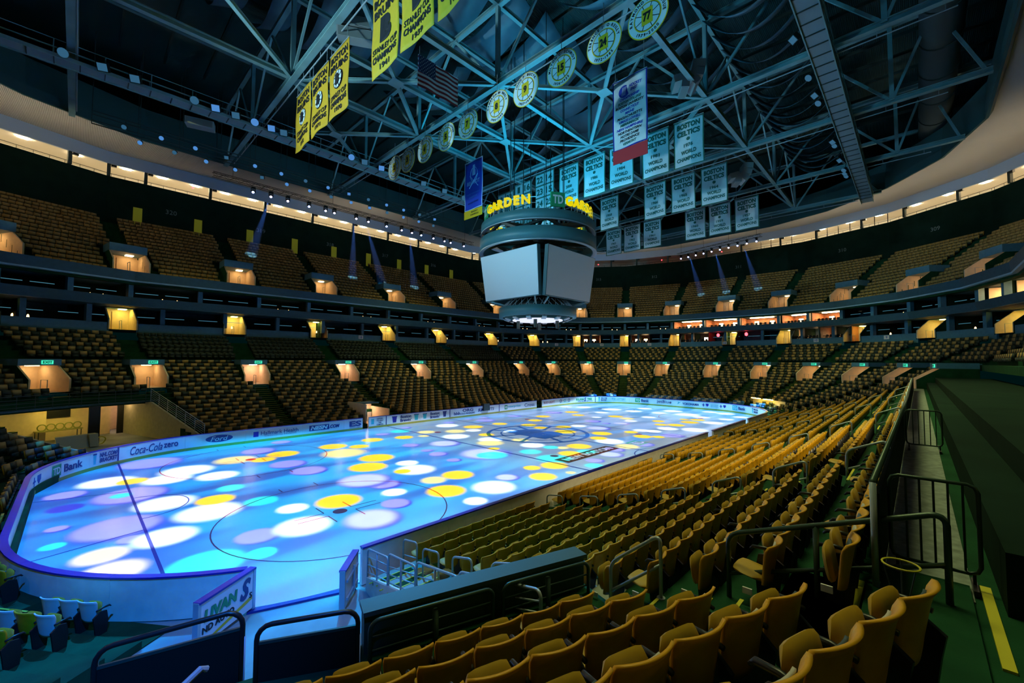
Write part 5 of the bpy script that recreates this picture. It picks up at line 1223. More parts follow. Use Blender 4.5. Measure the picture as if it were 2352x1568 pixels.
def seat_pan(nu=9):
    # tip-up squab, folded: a rounded cushion standing in front of the back
    m = MB(); ring = 10; P = np.zeros((nu, ring, 3))
    for i in range(nu):
        u = -1 + 2 * i / (nu - 1); e = math.sqrt(max(0, 1 - abs(u) ** 5))
        for j in range(ring):
            a = 2 * pi * j / ring; h = .185 * (.35 + .65 * e); z = .545 + h * (abs(cos(a)) ** .6) * (1 if cos(a) > 0 else -1); y = -.13 + .042 * e * (abs(sin(a)) ** .7) * (1 if sin(a) > 0 else -1) - .16 * (z - .52)
            P[i, j] = (u * .215, y, z)
    P2 = np.concatenate([P, P[:, :1]], 1); m.grid(P2, YEL2)
    m.add(P[0], [tuple(range(ring))], YEL2); m.add(P[-1], [tuple(range(ring))[::-1]], YEL2); return m
def seat_parts(down=False, pad=PADL, cover=None):
    t = thing('stadium_seat', 'x', 'seat')
    bm_ = seat_back_mb(11, 9)
    if cover: bm_.mats = [cover]
    bm_.build('backrest', t, True, local=True)
    m = MB(); P = np.zeros((7, 5, 3))
    for i in range(7):
        u = -1 + 2 * i / 6
        for j in range(5):
            U_ = u * .74 * (1 - .25 * (j == 4)); v = .22 + .66 * j / 4; w = .205 + .05 * min(1, v * 1.25); P[i, j] = (U_ * w, .01 + .09 * v - .075 * U_ * U_ * (.5 + .5 * v) - .034, .34 + .5 * v)
    m.grid(P, pad, np.zeros_like(P) + V3(0, -.02, 0)); m.build('back_cushion', t, True, local=True)
    if not down: seat_pan().build('seat_pan', t, True, local=True)
    else:
        m = seat_pan(); v = np.concatenate(m.v); a = R(72); y0, z0 = -.08, .42; y, z = v[:, 1] - y0, v[:, 2] - z0; v2 = v.copy(); v2[:, 1] = y0 + y * cos(a) - z * sin(a); v2[:, 2] = z0 + y * sin(a) * 1 + z * cos(a); m.v = [v2]; m.build('seat_pan', t, True, local=True)
    for s in (-1,):
        m = MB(); m.poly([(-.22, 0), (.02, 0), (.06, .3), (.09, .46), (-.06, .56), (-.2, .52), (-.24, .3)], .035, BLK, ((s * .265 - .0175, 0, 0), (0, 1, 0), (0, 0, 1), (1, 0, 0))); m.build('leg', t, False, local=True)
        m = MB(); m.tube([(s * .265, .02, .60), (s * .265, -.12, .615), (s * .265, -.26, .60), (s * .265, -.30, .56)], [.02, .024, .024, .012], BLK, 8); m.build('armrest', t, True, local=True)
    return t
def seat_low(level):
    m = MB()
    if level == 1:
        b = seat_back_mb(5, 4); m.add(np.concatenate(b.v), b.f, YEL)
        m.ob((0, -.04, .66), (.17, 0, 0), (0, .03, 0), (0, .03, .14), PADT); m.ob((0, -.14, .54), (.2, 0, 0), (0, .035, 0), (0, -.03, .17), YEL2); m.ob((-.265, -.05, .28), (.018, 0, 0), (0, .12, 0), (0, 0, .28), BLK)
    elif level == 2:
        P = np.array([[(-.23, -.02, .4), (-.25, .04, .84)], [(0, .04, .4), (0, .1, .85)], [(.23, -.02, .4), (.25, .04, .84)]]); m.grid(P, YEL, np.zeros_like(P) + V3(0, -.05, 0))
        m.ob((0, -.05, .69), (.235, 0, 0), (0, .03, 0), (0, .03, .165), PADT); m.ob((0, -.14, .42), (.2, 0, 0), (0, .03, 0), (0, -.02, .12), DKSEAT)
    return m
def dark_variant(m):  # flipped-up squabs that read black in the club rows
    pass
cp = np.array(CP); D_ = np.array(dv); RV = np.array(rv); UV = np.array(uv_)
def vis(P):
    q = P - cp; z = q @ D_
    if z < .15: return False, z
    x = q @ RV / z * 964.9; y = q @ UV / z * 964.9
    mrg = 90 if z < 4 else 25
    return (abs(x) < 1176 + mrg * 2 and abs(y) < 784 + mrg * 2 + (400 / z if z < 3 else 0)), z
cand = []
rest = []
for s in SEATS:
    P = V3(s[0], s[1], s[2] + .7); ok, z = vis(P); dist = np.linalg.norm(P - cp)
    if dist < .85: continue
    cand.append((ok, dist, s))
near = sorted([c for c in cand if c[0] and c[2][8] == 'lower'], key=lambda c: c[1])[:290]
nid = set(id(c[2]) for c in near)
protos = [seat_parts(), seat_parts(True), seat_parts(False, PADD), seat_parts(True, PADD), seat_parts(False, PADL, mat('seat_cover', (.55, .62, .55), .5))]
ords = names + ['twenty-' + n for n in names[:9]] + ['thirtieth'] + ['thirty-' + n for n in names[:9]] + ['fortieth'] + ['forty-' + n for n in names[:9]] + ['fiftieth'] + ['fifty-' + n for n in names[:9]]
first = [True] * 5
for (ok, dist, s) in near:
    x, y, z, an, f, k, i, n, tier, ss = s
    sec = 'wedge in front of the camera' if f is W18 else ('long near stand' if f is NEAR else ('bend at the lower left' if f is W54 else f.name))
    if f is NEAR: 
        # index counted from the stair aisle, per block
        blk = sum(1 for c in f.splits if ss > c); sec = '%s block of the near stand' % names[blk]
    row = (k - 9) if f is W18 else k + 1
    lab = 'yellow folding seat, %s row, %s from the stair, %s' % (names[max(0, row - 1)], ords[(n - 1 - i) if f is W18 else i], sec)
    dn = (i * 7 + k * 3) % 6 == 0 and f is not W54
    j = (1 if dn else 0) + 2 * ((i + k) % 2) if not (f is W54 and (k == 0 or (i * 5 + k) % 3)) else 4; src = protos[j]
    rot = an - pi / 2
    if first[j]: src.location = (x, y, z); src.rotation_euler = (0, 0, rot); src['label'] = lab; src['group'] = 'yellow stadium seats near the camera'; first[j] = False
    else:
        c = copy_tree(src, (x, y, z), rot, lab); c['group'] = 'yellow stadium seats near the camera'
for q, pz in zip(first, protos):
    if q:
        for c in list(pz.children): bpy.data.objects.remove(c)
        bpy.data.objects.remove(pz)
# remaining seats: one merged object per role
def merged(lst, level, name, label, cmat=None):
    base = seat_low(level); v0 = np.concatenate(base.v); f0 = base.f; mi0 = np.array(base.mi)
    nvt = len(v0); n = len(lst)
    if n == 0: return
    V = np.zeros((n, nvt, 3)); MI = []
    for q, s in enumerate(lst):
        x, y, z, an = s[:4]; r = an - pi / 2; c, sn = cos(r), sin(r)
        V[q, :, 0] = v0[:, 0] * c - v0[:, 1] * sn + x; V[q, :, 1] = v0[:, 0] * sn + v0[:, 1] * c + y; V[q, :, 2] = v0[:, 2] + z
    mats_ = list(base.mats) + [DKSEAT, WHITE, mat('seat_blue', (.05, .22, .55), .5)]
    ip = base.mats.index(PADT); iy = base.mats.index(YEL)
    for q, s in enumerate(lst):
        mm = mi0.copy()
        f, k, i, tier = s[4], s[5], s[6], s[8]
        if tier == 'club':
            keep = (mm == ip) & ((i + k) % 2 == 1) & (f.ang != 90); mm = np.where(keep, mm, len(base.mats))  # club seats darkened by colour, standing for the weaker light on them
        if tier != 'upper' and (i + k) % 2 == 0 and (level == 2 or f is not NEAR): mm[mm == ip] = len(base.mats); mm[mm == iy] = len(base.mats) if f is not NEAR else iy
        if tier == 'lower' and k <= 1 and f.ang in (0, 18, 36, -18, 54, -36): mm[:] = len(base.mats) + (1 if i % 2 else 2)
        MI.append(mm)
    F = np.array([g for g in f0 if len(g) == 4]); idx4 = [j for j, g in enumerate(f0) if len(g) == 4]
    allF = (F[None] + (np.arange(n) * nvt)[:, None, None]).reshape(-1, 4)
    me = bpy.data.meshes.new(name); me.vertices.add(n * nvt); me.vertices.foreach_set('co', V.ravel())
    nf = len(allF); me.loops.add(nf * 4); me.loops.foreach_set('vertex_index', allF.ravel()); me.polygons.add(nf); me.polygons.foreach_set('loop_start', np.arange(nf) * 4)
    for q in mats_: me.materials.append(q)
    me.polygons.foreach_set('material_index', np.concatenate([m_[idx4] for m_ in MI])); me.update(calc_edges=True)
    o = bpy.data.objects.new(name, me); COL.objects.link(o); tag(o, label, 'seats', kind='stuff'); return o
restl = [c for c in cand if id(c[2]) not in nid and (c[0] or c[1] < 60)]
midd = [c[2] for c in restl if c[1] < 24]; farr = [c[2] for c in restl if c[1] >= 24]
# one object for all remaining seats: join level 1 and level 2 sets
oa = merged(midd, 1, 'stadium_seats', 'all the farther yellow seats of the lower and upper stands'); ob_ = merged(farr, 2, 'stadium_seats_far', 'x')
def join(a, b):
    import bmesh as _b
    A, B = a.data, b.data; na, nb = len(A.vertices), len(B.vertices); va = np.zeros(na * 3); vb = np.zeros(nb * 3); A.vertices.foreach_get('co', va); B.vertices.foreach_get('co', vb)
    la, lb = np.zeros(len(A.loops), int), np.zeros(len(B.loops), int); A.loops.foreach_get('vertex_index', la); B.loops.foreach_get('vertex_index', lb)
    ma, mb_ = np.zeros(len(A.polygons), int), np.zeros(len(B.polygons), int); A.polygons.foreach_get('material_index', ma); B.polygons.foreach_get('material_index', mb_)
    me = bpy.data.meshes.new('stadium_seats'); me.vertices.add(na + nb); me.vertices.foreach_set('co', np.concatenate([va, vb])); L = np.concatenate([la, lb + na]); me.loops.add(len(L)); me.loops.foreach_set('vertex_index', L)
    nf = len(L) // 4; me.polygons.add(nf); me.polygons.foreach_set('loop_start', np.arange(nf) * 4)
    mm = list(A.materials) + list(B.materials)
    for q in mm: me.materials.append(q)
    me.polygons.foreach_set('material_index', np.concatenate([ma, mb_ + len(A.materials)])); me.update(calc_edges=True); a.data = me; bpy.data.objects.remove(b)
join(oa, ob_)
print('SEATS', len(SEATS), len(near), len(midd), len(farr))

# ------------------------------------------------------------------ near things: rails, walls, panels
def hoop(p0, p1, z0a, z0b, z1a, z1b, label, mid=True, mt=RAIL, r=.026, group='hoop handrails of the near stair', name='hoop_handrail', mids=()):
    p0, p1 = V3(*p0, 0), V3(*p1, 0); D = p1 - p0; L = np.linalg.norm(D); D /= L
    t = thing(name, label, 'railing', (p0[0], p0[1], z0a), group); zz = lambda s: z1a + (z1b - z1a) * s / L
    pts = [p0 + V3(0, 0, z0a)]; rad = .12
    pts.append(p0 + V3(0, 0, z1a - rad))
    for q in np.linspace(0, pi / 2, 5)[1:]: pts.append(p0 + D * rad * (1 - cos(q)) + V3(0, 0, zz(rad * (1 - cos(q))) - rad * (1 - sin(q))))
    for q in np.linspace(pi / 2, 0, 5)[:-1]: pts.append(p1 - D * rad * (1 - cos(q)) + V3(0, 0, zz(L - rad * (1 - cos(q))) - rad * (1 - sin(q))))
    pts.append(p1 + V3(0, 0, z1b - rad)); pts.append(p1 + V3(0, 0, z0b))
    m = MB(); m.tube(pts, r, mt, 10); m.build('top_rail', t, True)
    if mid: m = MB(); m.tube([p0 + V3(0, 0, z0a + (z1a - z0a) * .52), p1 + V3(0, 0, z0b + (z1b - z0b) * .52)], r * .85, mt, 8); m.build('middle_rail', t, True)
    for s in mids:
        m = MB(); P = p0 + D * s; z0 = z0a + (z0b - z0a) * s / L; m.tube([P + V3(0, 0, z0), P + V3(0, 0, zz(s))], r, mt, 8); m.build('post', t, True)
    for P, z in ((p0, z0a), (p1, z0b)): m = MB(); m.tube([P + V3(0, 0, z), P + V3(0, 0, z + .012)], .06, mt, 12); m.build('foot_plate', t)
    return t
def zfy(y, x=-23.2):
    d = -y - 12.95; k = (d - 1.24 + .62) / .777; k = min(max(k, 0), 17.9); a = int(k); return zf(a)
hs = [(-13.9, -14.65), (-15.1, -15.85), (-16.6, -17.35), (-18.2, -18.95), (-19.72, -20.46), (-21.3, -22.14)]
for i, (a, b) in enumerate(hs):
    xa = -23.2 + (abs(a) - 21.3) * -.115 if i < 5 else -23.2
    hoop((xa, a), (xa - .03, b), zfy(a), zfy(b), zfy(a) + .92, zfy(b) + .9 - .0, 'steel hoop handrail on the near stair, %s up from the ice' % names[i])
hoop((-23.2, -23.05), (-23.25, -25.06), 3.25, 4.05, 4.30, 5.08, 'long dark steel handrail at the top of the near stair', mids=(.95,), r=.03, mt=GRAIL)
# other aisles of the near stand
for c_, lab in zip(NEAR.splits, ('first', 'second', 'third', 'fourth')):
    for i in range(7):
        y = -14.3 - 1.55 * i; hoop((c_, y), (c_, y - .75), zfy(y), zfy(y - .75), zfy(y) + .92, zfy(y - .75) + .9, 'steel hoop handrail, %s farther stair of near stand, %s from the ice' % (lab, names[i]), group='hoop handrails of the farther stairs')
# side railings stepping down to the gate, along the outer edge of the near stair
def xs(y): return -22.62 - (abs(y) - 13.4) * .17
rp = [(-13.25, .0, 1.10), (-14.9, .45, 1.45), (-16.6, .9, 1.9), (-18.5, 1.6, 2.45), (-20.9, 2.45, 3.25)]
for i in range(4):
    (ya, za, ta), (yb, zb, tb) = rp[i], rp[i + 1]; ya -= .06
    t = hoop((xs(ya) - .55, ya), (xs(yb) - .55, yb), za, zb, ta + (.12 if i else 0), tb, 'steel side railing of the near stair, panel %s from the gate' % names[i], mid=False, group='side railings stepping down to the gate', name='side_railing', mids=((yb - ya) / -2,))
    for q in (.2, .4, .6, .8):
        m = MB(); m.tube([V3(xs(ya) - .55, ya, za + (ta - za) * q), V3(xs(yb) - .55, yb, zb + (tb - zb) * q)], .015, RAIL, 6); m.build('bar', t, True)
# wall beside the near stair down to the tunnel floor
m = MB(); ya, yb = -13.4, -20.9
vs = [(xs(ya) - .62, ya, -.03), (xs(yb) - .62, yb, -.03), (xs(yb) - .62, yb, 2.4), (xs(ya) - .62, ya, .35)]; vs += [(a + .12, b, c) for a, b, c in vs]
m.add(vs, [(0, 3, 2, 1), (4, 5, 6, 7), (0, 1, 5, 4), (1, 2, 6, 5), (2, 3, 7, 6), (3, 0, 4, 7)], CREAM); struct(m.build('wall_stair'))
# landing fill under the stair between bisector and wall
m = MB()
for k in range(0, 10):
    d = dback(k); z = zf(k); y0, y1 = -12.95 - (d - .62), -12.95 - (d + .16); xb0, xb1 = xs(y0) - .5, xs(y1) - .5
    vs = [(xb0, y0, -.03), (-21.7, y0, -.03), (-21.7, y1, -.03), (xb1, y1, -.03)]; vs += [(a, b, z + .002) for a, b, c in vs]; m.add(vs, [(0, 1, 2, 3), (4, 7, 6, 5), (0, 4, 5, 1), (1, 5, 6, 2), (2, 6, 7, 3), (3, 7, 4, 0)], CONC2)
struct(m.build('floor_near_stair'))
# parapet wall in front of the camera wedge with pipe rails
def W(d, s, z): return P3(W18, d, s, z)
m = MB(); m.ob((W(7.45, -.3, 0) + W(7.45, 3.2, 0)) / 2 + V3(0, 0, 1.6), W18.t * 1.78, W18.n * .11, V3(0, 0, 1.64), mat('wall_green', (.03, .07, .04), .6, noise=.2)); m.ob((W(7.45, -.3, 0) + W(7.45, 3.2, 0)) / 2 + V3(0, 0, 3.26), W18.t * 1.8, W18.n * .17, V3(0, 0, .03), mat('wall_cap', (.05, .10, .08), .5)); struct(m.build('wall_parapet'))
GW = MATS['wall_green']
m = MB(); vs = [W(7.55, -3.8, -.03), W(7.55, -.3, -.03), W(7.55, -.3, 2.2), W(7.55, -3.8, 2.2)]; m.ob(W(7.5, -2.05, 1.1), W18.t * 1.75, W18.n * .08, V3(0, 0, 1.13), WALLD); struct(m.build('wall_tunnel_side'))
m = MB(); m.ob(W(8.2, -.3, 1.35), W18.t * 3.6, W18.n * .85, V3(0, 0, 1.38), CONC); struct(m.build('floor_wedge_front'))
for i, (a, b) in enumerate(((-.28, 1.45), (1.62, 3.2))):
    t = thing('wall_rail_frame', 'dark pipe frame fixed behind the green parapet, %s one' % ('left' if i == 0 else 'right'), 'railing', W(7.75, a, 2.78), 'pipe frames on the parapet')
    def rr(pts, r=.028):
        q = MB(); q.tube(pts, r, GRAIL, 8); return q
    e = 3.22
    pts = [W(7.72, a, 2.3), W(7.72, a, e - .12)] + [W(7.72, a + .12 * (1 - cos(q)), e - .12 + .12 * sin(q)) for q in (.4, .8, 1.2, 1.57)] + [W(7.72, b - .12 * (1 - cos(q)), e - .12 + .12 * sin(q)) for q in (1.57, 1.2, .8, .4)] + [W(7.72, b, e - .12), W(7.72, b, 2.3)]
    rr(pts).build('hoop', t, True)
    for z in (2.55, 2.85, 3.02): rr([W(7.72, a, z), W(7.72, b, z)], .014).build('bar', t, True)
    rr([W(7.72, (a + b) / 2, 2.3), W(7.72, (a + b) / 2, 3.15)], .04).build('post', t, True)
# black-panelled railings at the lower edge of the picture
def panelrail(a, b, za, zb, lab):
    a, b = V3(*a), V3(*b); D = (b - a) / np.linalg.norm(b - a); L = np.linalg.norm(b - a); t = thing('panel_railing', lab, 'railing', a, 'black panelled railings'); r = .16
    zt = lambda s: za + (zb - za) * s / L; up = V3(0, 0, 1)
    pts = [a + up * (za - 1.3), a + up * (za - r)] + [a + D * r * (1 - cos(q)) + up * (zt(r * (1 - cos(q))) - r + r * sin(q)) for q in (.35, .75, 1.15, 1.57)] + [b - D * r * (1 - cos(q)) + up * (zt(L) - r + r * sin(q)) for q in (1.57, 1.15, .75, .35)] + [b + up * (zb - r), b + up * (zb - 1.3)]
    m = MB(); m.tube(pts, .03, BLK, 10); m.build('top_rail', t, True)
    m = MB(); q = [a + up * (za - 1.25), b + up * (zb - 1.25), b + up * (zb - .21), a + up * (za - .21)]; Nn = np.cross(D, up) * .01; m.add([x + Nn for x in q] + [x - Nn for x in q], [(0, 1, 2, 3), (7, 6, 5, 4), (0, 4, 5, 1), (1, 5, 6, 2), (2, 6, 7, 3), (3, 7, 4, 0)], mat('black_panel', (.004, .006, .004), .6)); m.build('panel', t)
    m = MB(); m.beam(a + up * (za - .2), b + up * (zb - .2), .03, .035, GRAIL); m.build('panel_rail', t)
    m = MB(); m.tube([b + up * (zb - 1.3) + D * .02, b + up * (zb - .3) + D * .02], .018, RAIL, 8); m.build('post', t, True)
panelrail((-28.95, -18.35, 0), (-27.7, -18.95, 0), 3.38, 3.52, 'black panelled railing with rounded top rail, left of the two')
panelrail((-27.6, -19.15, 0), (-26.62, -19.72, 0), 3.38, 3.40, 'black panelled railing with rounded top rail, next to the parapet')
m = MB(); m.tube([(-28.75, -19.9, 3.3), (-28.25, -19.75, 3.52), (-28.2, -19.73, 3.48)], .03, RAIL, 8); tag(m.build('grab_rail'), 'short blue-lit steel grab rail end behind the black panel', 'railing')
# cross walkway behind the near stand, wall, barriers, long handrail
m = MB(); m.box(-24.9, 24, -27.6, -24.48, 3.3, 4.15, CONC); struct(m.build('floor_walkway'))
m = MB(); m.box(-22.9, 24, -25.25, -24.55, 4.15, 4.165, mat('walk_strip', (.18, .22, .19), .7, noise=.3, nscale=8)); struct(m.build('floor_strip'))
m = MB(); m.box(-23.0, 24, -26.0, -25.45, 4.15, 4.75, WALLD); m.box(-21.5, 24, -29.4, -26.0, 4.15, 5.2, WALLD); struct(m.build('wall_walkway'))
t = thing('long_handrail', 'long pipe handrail running along the top of the near stand', 'railing', (-23.3, -24.52, 4.2)); m = MB(); m.tube([(-23.3, -24.52, 5.28), (-8, -24.6, 5.28), (20, -24.6, 5.28)], .035, GRAIL, 8); m.build('top_rail', t, True)
m = MB(); m.beam((-23.3, -24.55, 4.72), (20, -24.6, 4.72), .04, .9, WALLD); m.build('panel', t)
for x in np.arange(-23.3, 20, 3.2): m = MB(); m.tube([(x, -24.52, 4.15), (x, -24.52, 5.28)], .03, RAIL, 8); m.build('post', t, True)
for i, (x, z) in enumerate(((-22.55, 4.2), (-13.2, 4.2))):
    t = thing('bar_barrier', 'dark barred barrier across the walkway, %s one' % ('nearer' if i == 0 else 'farther'), 'barrier', (x, -24.9, z), 'barred barriers on the walkway'); a, b = -24.62, -25.32
    def corner(z0, z1, r=.08):
        return [(x, a, z0 + r), (x, a, z1 - r), (x, a - r * .3, z1 - r * .3), (x, a - r, z1), (x, b + r, z1), (x, b + r * .3, z1 - r * .3), (x, b, z1 - r), (x, b, z0 + r), (x, b + r * .3, z0 + r * .3), (x, b + r, z0), (x, a - r, z0), (x, a - r * .3, z0 + r * .3)]
    m = MB(); m.tube(corner(z + .12, z + 1.05), .02, GRAIL, 8, closed=True); m.build('frame', t, True)
    for s in (.2, .36, .52, .68, .84): m = MB(); m.tube([(x, a + (b - a) * s, z + .12), (x, a + (b - a) * s, z + 1.05)], .012, GRAIL, 6); m.build('bar', t)
    for yy in (a - .05, b + .05): m = MB(); m.box(x - .2, x + .2, yy - .02, yy + .02, z - .03, z + .02, BLK); m.tube([(x, yy, z), (x, yy, z + .14)], .015, BLK, 6); m.build('foot', t)
# yellow floor lines at the top of the near stair / behind the camera wedge
m = MB(); m.box(-24.1, -22.4, -25.39, -25.31, 4.15, 4.17, YSTEP); tag(m.build('floor_line'), 'long yellow floor line at the lower right corner', 'floor marking')
m = MB(); m.box(-24.0, -22.4, -24.36, -24.28, zf(13) + .001, zf(13) + .01, YSTEP); tag(m.build('floor_line'), 'yellow floor line beside the last row of the near stand', 'floor marking')
m = MB()
for k in (13, 14): d = dback(k); m.box(-24.9, -22.6, -12.95 - d - .16, -12.95 - d + .62, 3.0, zf(k), CONC)
struct(m.build('floor_stair_top'))
m = MB(); m.ob(P3(W18, 15.4, 0, 4.3), W18.t * 5.2, W18.n * 1.4, V3(0, 0, .3), CONC); struct(m.build('floor_camera'))
# crossing of number plates on aisle seat ends
for k in range(8, 14):
    d = dback(k); P = V3(-21.2 - (R0 + d) * TT + AW - .02, -12.95 - d + .08, zf(k) + .33); m = MB(); m.box(P[0] - .03, P[0] - .01, P[1] - .0, P[1] + .1, P[2], P[2] + .07, WHITE); tag(m.build('row_plate'), 'small white row plate on the aisle end of row %s of the near stand' % names[k], 'plate', 'row plates')
# ------------------------------------------------------------------ the tunnel on the opposite left, with its props
T1 = [f for f in FL if f.ang == 108][0]; T2 = [f for f in FL if f.ang == 126][0]
TD_ = 14.2
m = MB(); m.ob(P3(T1, TD_, 1.35, 1.5), T1.t * 2.7, T1.n * .08, V3(0, 0, 1.5), WALLC); m.ob(P3(T1, TD_, -3.2, 1.5), T1.t * 1.3, T1.n * .08, V3(0, 0, 1.5), WALLC); m.ob(P3(T2, 13.4, 0, 1.5), T2.t * 4.2, T2.n * .08, V3(0, 0, 1.5), WALLC)
m.ob(P3(T1, TD_ + 2.5, -1.6, 1.5), T1.t * 1.6, T1.n * .08, V3(0, 0, 1.5), WALLC)
struct(m.build('wall_tunnel_back'))
m = MB()
for f in (T1, T2):
    vs = [P3(f, 9.35, lo(f, 9.35), 2.9), P3(f, 9.35, hi(f, 9.35), 2.9), P3(f, 17.2, hi(f, 17.2), 2.9), P3(f, 17.2, lo(f, 17.2), 2.9)]; vs += [v + V3(0, 0, .12) for v in vs]
    m.add(vs, [(3, 2, 1, 0), (4, 5, 6, 7), (0, 1, 5, 4), (1, 2, 6, 5), (2, 3, 7, 6), (3, 0, 4, 7)], SLAB)
struct(m.build('ceiling_tunnel'))
TW = mat('tunnel_wall', (.50, .48, .34), .7, noise=.1)
m = MB(); pts = [(1.0, -.03), (TD_, -.03), (TD_, 2.9), (9.0, 2.9), (1.0, .5)]; m.poly(pts, .15, TW, (P3(T1, 0, 0, 0) + T1.t * 0 + T1.t * (lo(T1, 6) + .1), T1.n, V3(0, 0, 1), T1.t)); struct(m.build('wall_tunnel_right'))
m = MB(); f = [q for q in FL if q.ang == 144][0]; pts = [(1.0, -.03), (13.5, -.03), (13.5, 2.9), (9.0, 2.9), (1.0, .4)]; m.poly(pts, .15, TW, (P3(f, 0, lo(f, 6) + .1, 0), f.n, V3(0, 0, 1), f.t)); struct(m.build('wall_tunnel_left'))
for s, d, lab in ((1.55, 8.9, 'tall black curtain panel hanging at the mouth of the lit service tunnel'), (-1.95, 13.6, 'black door leaf right of the bright tunnel doorway')):
    m = MB(); m.ob(P3(T1, d, s, 1.45), T1.t * .33, T1.n * .06, V3(0, 0, 1.45), BLK); tag(m.build('tunnel_curtain'), lab, 'curtain')
t = thing('tool_board', 'pale wall cabinet with hanging hoses on the right wall of the tunnel', 'cabinet', P3(T1, 10.8, -2.6, 1.4)); m = MB(); m.ob(P3(T1, 10.8, -2.45, 1.6), T1.t * .12, T1.n * .7, V3(0, 0, .5), TW); m.build('case', t)
for q in (-.4, 0, .4): m = MB(); m.tube([P3(T1, 10.8 + q, -2.25, 2.85), P3(T1, 10.8 + q, -2.25, 1.2)], .06, BLK, 8); m.build('hose', t)
m = MB(); m.ob(P3(T1, 8.6, -2.42, 1.1), T1.t * .05, T1.n * .45, V3(0, 0, 1.05), BLK); tag(m.build('side_door'), 'black door in the right wall of the tunnel', 'door')
t = thing('work_table', 'long olive table with ring-shaped wheels in the lit tunnel', 'table', P3(T1, 13, 2.2, 0)); m = MB(); m.ob(P3(T1, 13, 2.2, .9), T1.t * 1.3, T1.n * .4, V3(0, 0, .04), mat('table_olive', (.36, .34, .12), .6)); m.build('tabletop', t)
for a, b in ((-1, -1), (1, -1), (-1, 1), (1, 1)): m = MB(); m.tube([P3(T1, 13 + b * .35, 2.2 + a * 1.2, 0), P3(T1, 13 + b * .35, 2.2 + a * 1.2, .88)], .03, DSTEEL, 6); m.build('leg', t)
for i in range(5):
    P = P3(T1, 12.8, 1.2 + i * .5, 1.2); m = MB(); m.tube([P + T1.t * .24 * cos(q) + V3(0, 0, .24 * sin(q)) for q in np.linspace(0, 2 * pi, 16, endpoint=False)], .04, mat('ring_olive', (.30, .32, .08), .5), 6, closed=True); tag(m.build('wheel_ring'), 'ring-shaped wheel standing on the tunnel table, %s from the right' % names[i], 'wheel', 'ring wheels on the tunnel table')
t = thing('wall_monitor', 'dark flat monitor on the yellow tunnel wall', 'monitor', P3(T1, TD_ - .2, 2.0, 2.2)); m = MB(); m.ob(P3(T1, TD_ - .15, 2.0, 2.2), T1.t * .75, T1.n * .05, V3(0, 0, .42), BLK); m.build('frame', t)
m = MB(); P = P3(T1, 8.0, 3.0, .5); m.ob(P, T1.t * .85, T1.n * .06 + V3(0, 0, .02), V3(0, 0, .45) + T1.n * .2, mat('ramp_grey', (.40, .38, .24), .6)); m.ob(P - T1.t * 1.1 + T1.n * .05, T1.t * .25, T1.n * .3, V3(0, 0, .45) + T1.n * .1, MATS['ramp_grey']); tag(m.build('folded_ramp'), 'grey folded ramp panel leaning on the tunnel floor behind the boards', 'ramp')
m = MB(); P = P3(T1, 8.2, 1.35, .36); m.tube([P + T1.t * (.27 + .03 * sin(3 * q)) * cos(q) + T1.n * .01 * q + V3(0, 0, (.27) * sin(q)) for q in np.linspace(0, 4 * pi, 40)], .03, YSTEP, 6); tag(m.build('hose_coil', None, True), 'coiled yellow hose beside the grey ramp panel', 'hose')
t = thing('hall_cart', 'small dark cart in the bright doorway of the tunnel', 'cart', P3(T1, TD_ + 1.2, -.75, 0)); m = MB(); m.ob(P3(T1, TD_ + 1.2, -.75, .55), T1.t * .4, T1.n * .25, V3(0, 0, .03), BLK); m.ob(P3(T1, TD_ + 1.2, -.75, .85), T1.t * .4, T1.n * .25, V3(0, 0, .02), BLK); m.build('shelf', t)
for a in (-.38, .38): m = MB(); m.tube([P3(T1, TD_ + 1.2, -.75 + a, 0), P3(T1, TD_ + 1.2, -.75 + a, 1.0)], .025, BLK, 6); m.build('post', t)
for i, (f, d, s, mt, lab) in enumerate(((T1, TD_ + 1.3, -1.2, LPINK, 'bright lamp inside the tunnel doorway'), (T1, 10.2, -.6, LWARMS, 'strip lamp near the tunnel mouth'), (T1, 12.2, 2.2, LYEL, 'yellowish strip lamp over the tunnel work table'), (T2, 11.0, 0.5, LYEL, 'yellowish strip lamp in the left part of the tunnel'), (T1, 12.6, -1.6, LWARMS, 'strip lamp before the bright doorway'))):
    m = MB(); m.ob(P3(f, d, s, 2.86), f.t * .7, f.n * .12, V3(0, 0, .03), mt); tag(m.build('tunnel_strip_lamp'), lab, 'lamp')
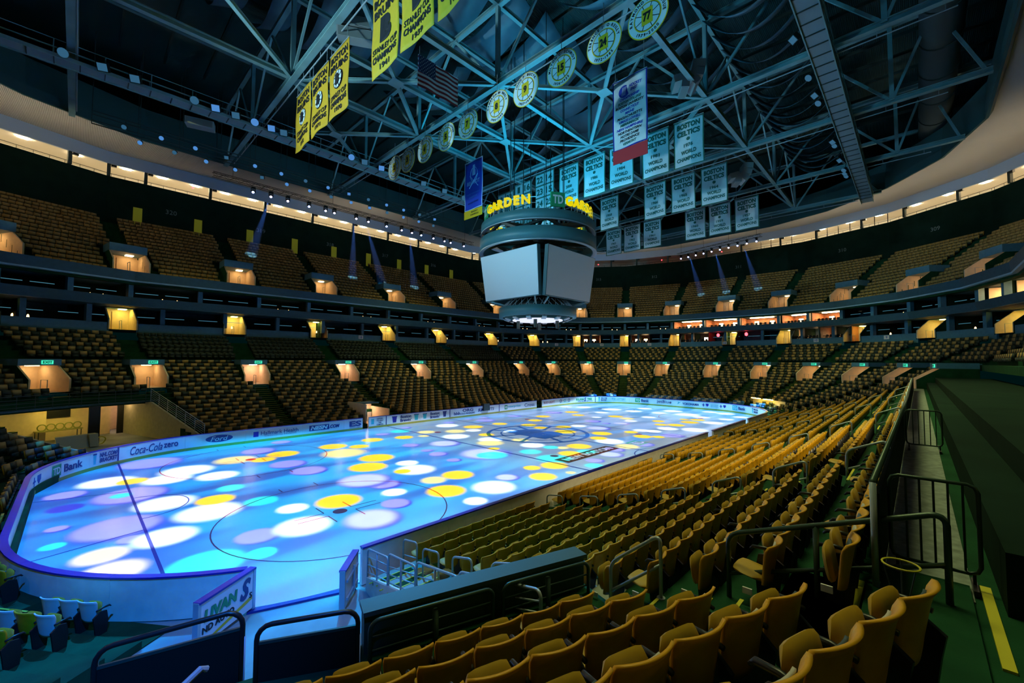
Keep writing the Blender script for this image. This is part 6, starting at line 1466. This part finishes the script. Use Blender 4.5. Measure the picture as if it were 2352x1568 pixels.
# stair rail by the tunnel, right side
t = thing('stair_railing', 'steel stepped railing beside the tunnel stair on the opposite left', 'railing', P3(T1, 1.2, lo(T1, 1.2), .4))
for q in np.linspace(.25, 1.05, 6): m = MB(); m.tube([P3(T1, 1.2, lo(T1, 6) + .2, .55 + q), P3(T1, 9.2, lo(T1, 6) + .2, 2.95 + q)], .02 if q < 1 else .03, RAIL, 6); m.build('rail', t, True)
for q in np.linspace(0, 1, 7): m = MB(); d = 1.2 + 8 * q; m.tube([P3(T1, d, lo(T1, 6) + .2, .55 + 2.4 * q), P3(T1, d, lo(T1, 6) + .2, 1.6 + 2.4 * q)], .025, RAIL, 6); m.build('post', t)
t = thing('tunnel_top_railing', 'railing along the edge above the service tunnel', 'railing', P3(T1, 7.3, 0, 2.9))
for (f, d) in ((T1, 9.4), (T2, 9.4)):
    for z in (3.2, 3.45, 3.7, 3.95): m = MB(); m.tube([P3(f, d, lo(f, d), z), P3(f, d, hi(f, d), z)], .022, DSTEEL, 6); m.build('rail', t)
    for s in np.arange(lo(f, d), hi(f, d), 1.0): m = MB(); m.tube([P3(f, d, s, 3.0), P3(f, d, s, 3.95)], .022, DSTEEL, 6); m.build('post', t)
m = MB(); 
for xx in (-9.35, -6.85): m.box(xx - .06, xx + .06, 14.0, 17.9, 0, 2.2 if xx < -8 else 1.6, WALLC)
m.box(-9.4, -6.8, 17.85, 17.95, 0, 2.0, WALLC); m.box(-9.4, -6.8, 14.0, 17.9, -.02, .01, mat('tunnel_floor', (.45, .33, .22), .6)); m.box(-9.4, -6.8, 16.2, 17.95, 2.0, 2.1, BLUEG); struct(m.build('wall_alcove'))
m = MB(); m.box(-8.6, -7.4, 16.9, 17.3, 1.93, 1.98, LPINK); tag(m.build('alcove_lamp'), 'bright lamp in the small bench alcove of the opposite stand', 'lamp')
t = thing('bench_locker', 'row of white bins in the lit bench alcove', 'shelf', (-8.1, 17.6, 0)); 
for q in range(4): m = MB(); m.box(-9.1 + q * .55, -8.65 + q * .55, 17.4, 17.8, 0, .9 + .1 * (q % 2), WHITE); m.build('bin', t)
# far right service opening glow, with railings
f = [q for q in FL if q.ang == -36][0]
m = MB(); m.ob(P3(f, 3.2, 0, .9), f.t * 2.6, f.n * .08, V3(0, 0, .85), WALLC); struct(m.build('wall_far_recess'))
for i in range(2):
    m = MB(); m.ob(P3(f, 2.2, -1 + 2 * i, 1.9), f.t * .7, f.n * .1, V3(0, 0, .03), LYEL); tag(m.build('recess_lamp'), 'yellow lamp over the far right floor recess, %s one' % ('right' if i == 0 else 'left'), 'lamp')
# small things near the seats
t = thing('cup_holder', 'wire hoop stand on the floor by the top of the near stair', 'stand', (-24.35, -24.75, 4.6)); m = MB(); m.tube([(-24.35 + .12 * cos(q), -24.75 + .12 * sin(q), 4.86) for q in np.linspace(0, 2 * pi, 20, endpoint=False)], .008, YSTEP, 6, closed=True); m.build('hoop', t)
for q in (0, 2, 4): m = MB(); m.tube([(-24.35 + .12 * cos(q), -24.75 + .12 * sin(q), 4.86), (-24.35 + .06 * cos(q), -24.75 + .06 * sin(q), 4.6)], .006, DSTEEL, 5); m.build('leg', t)
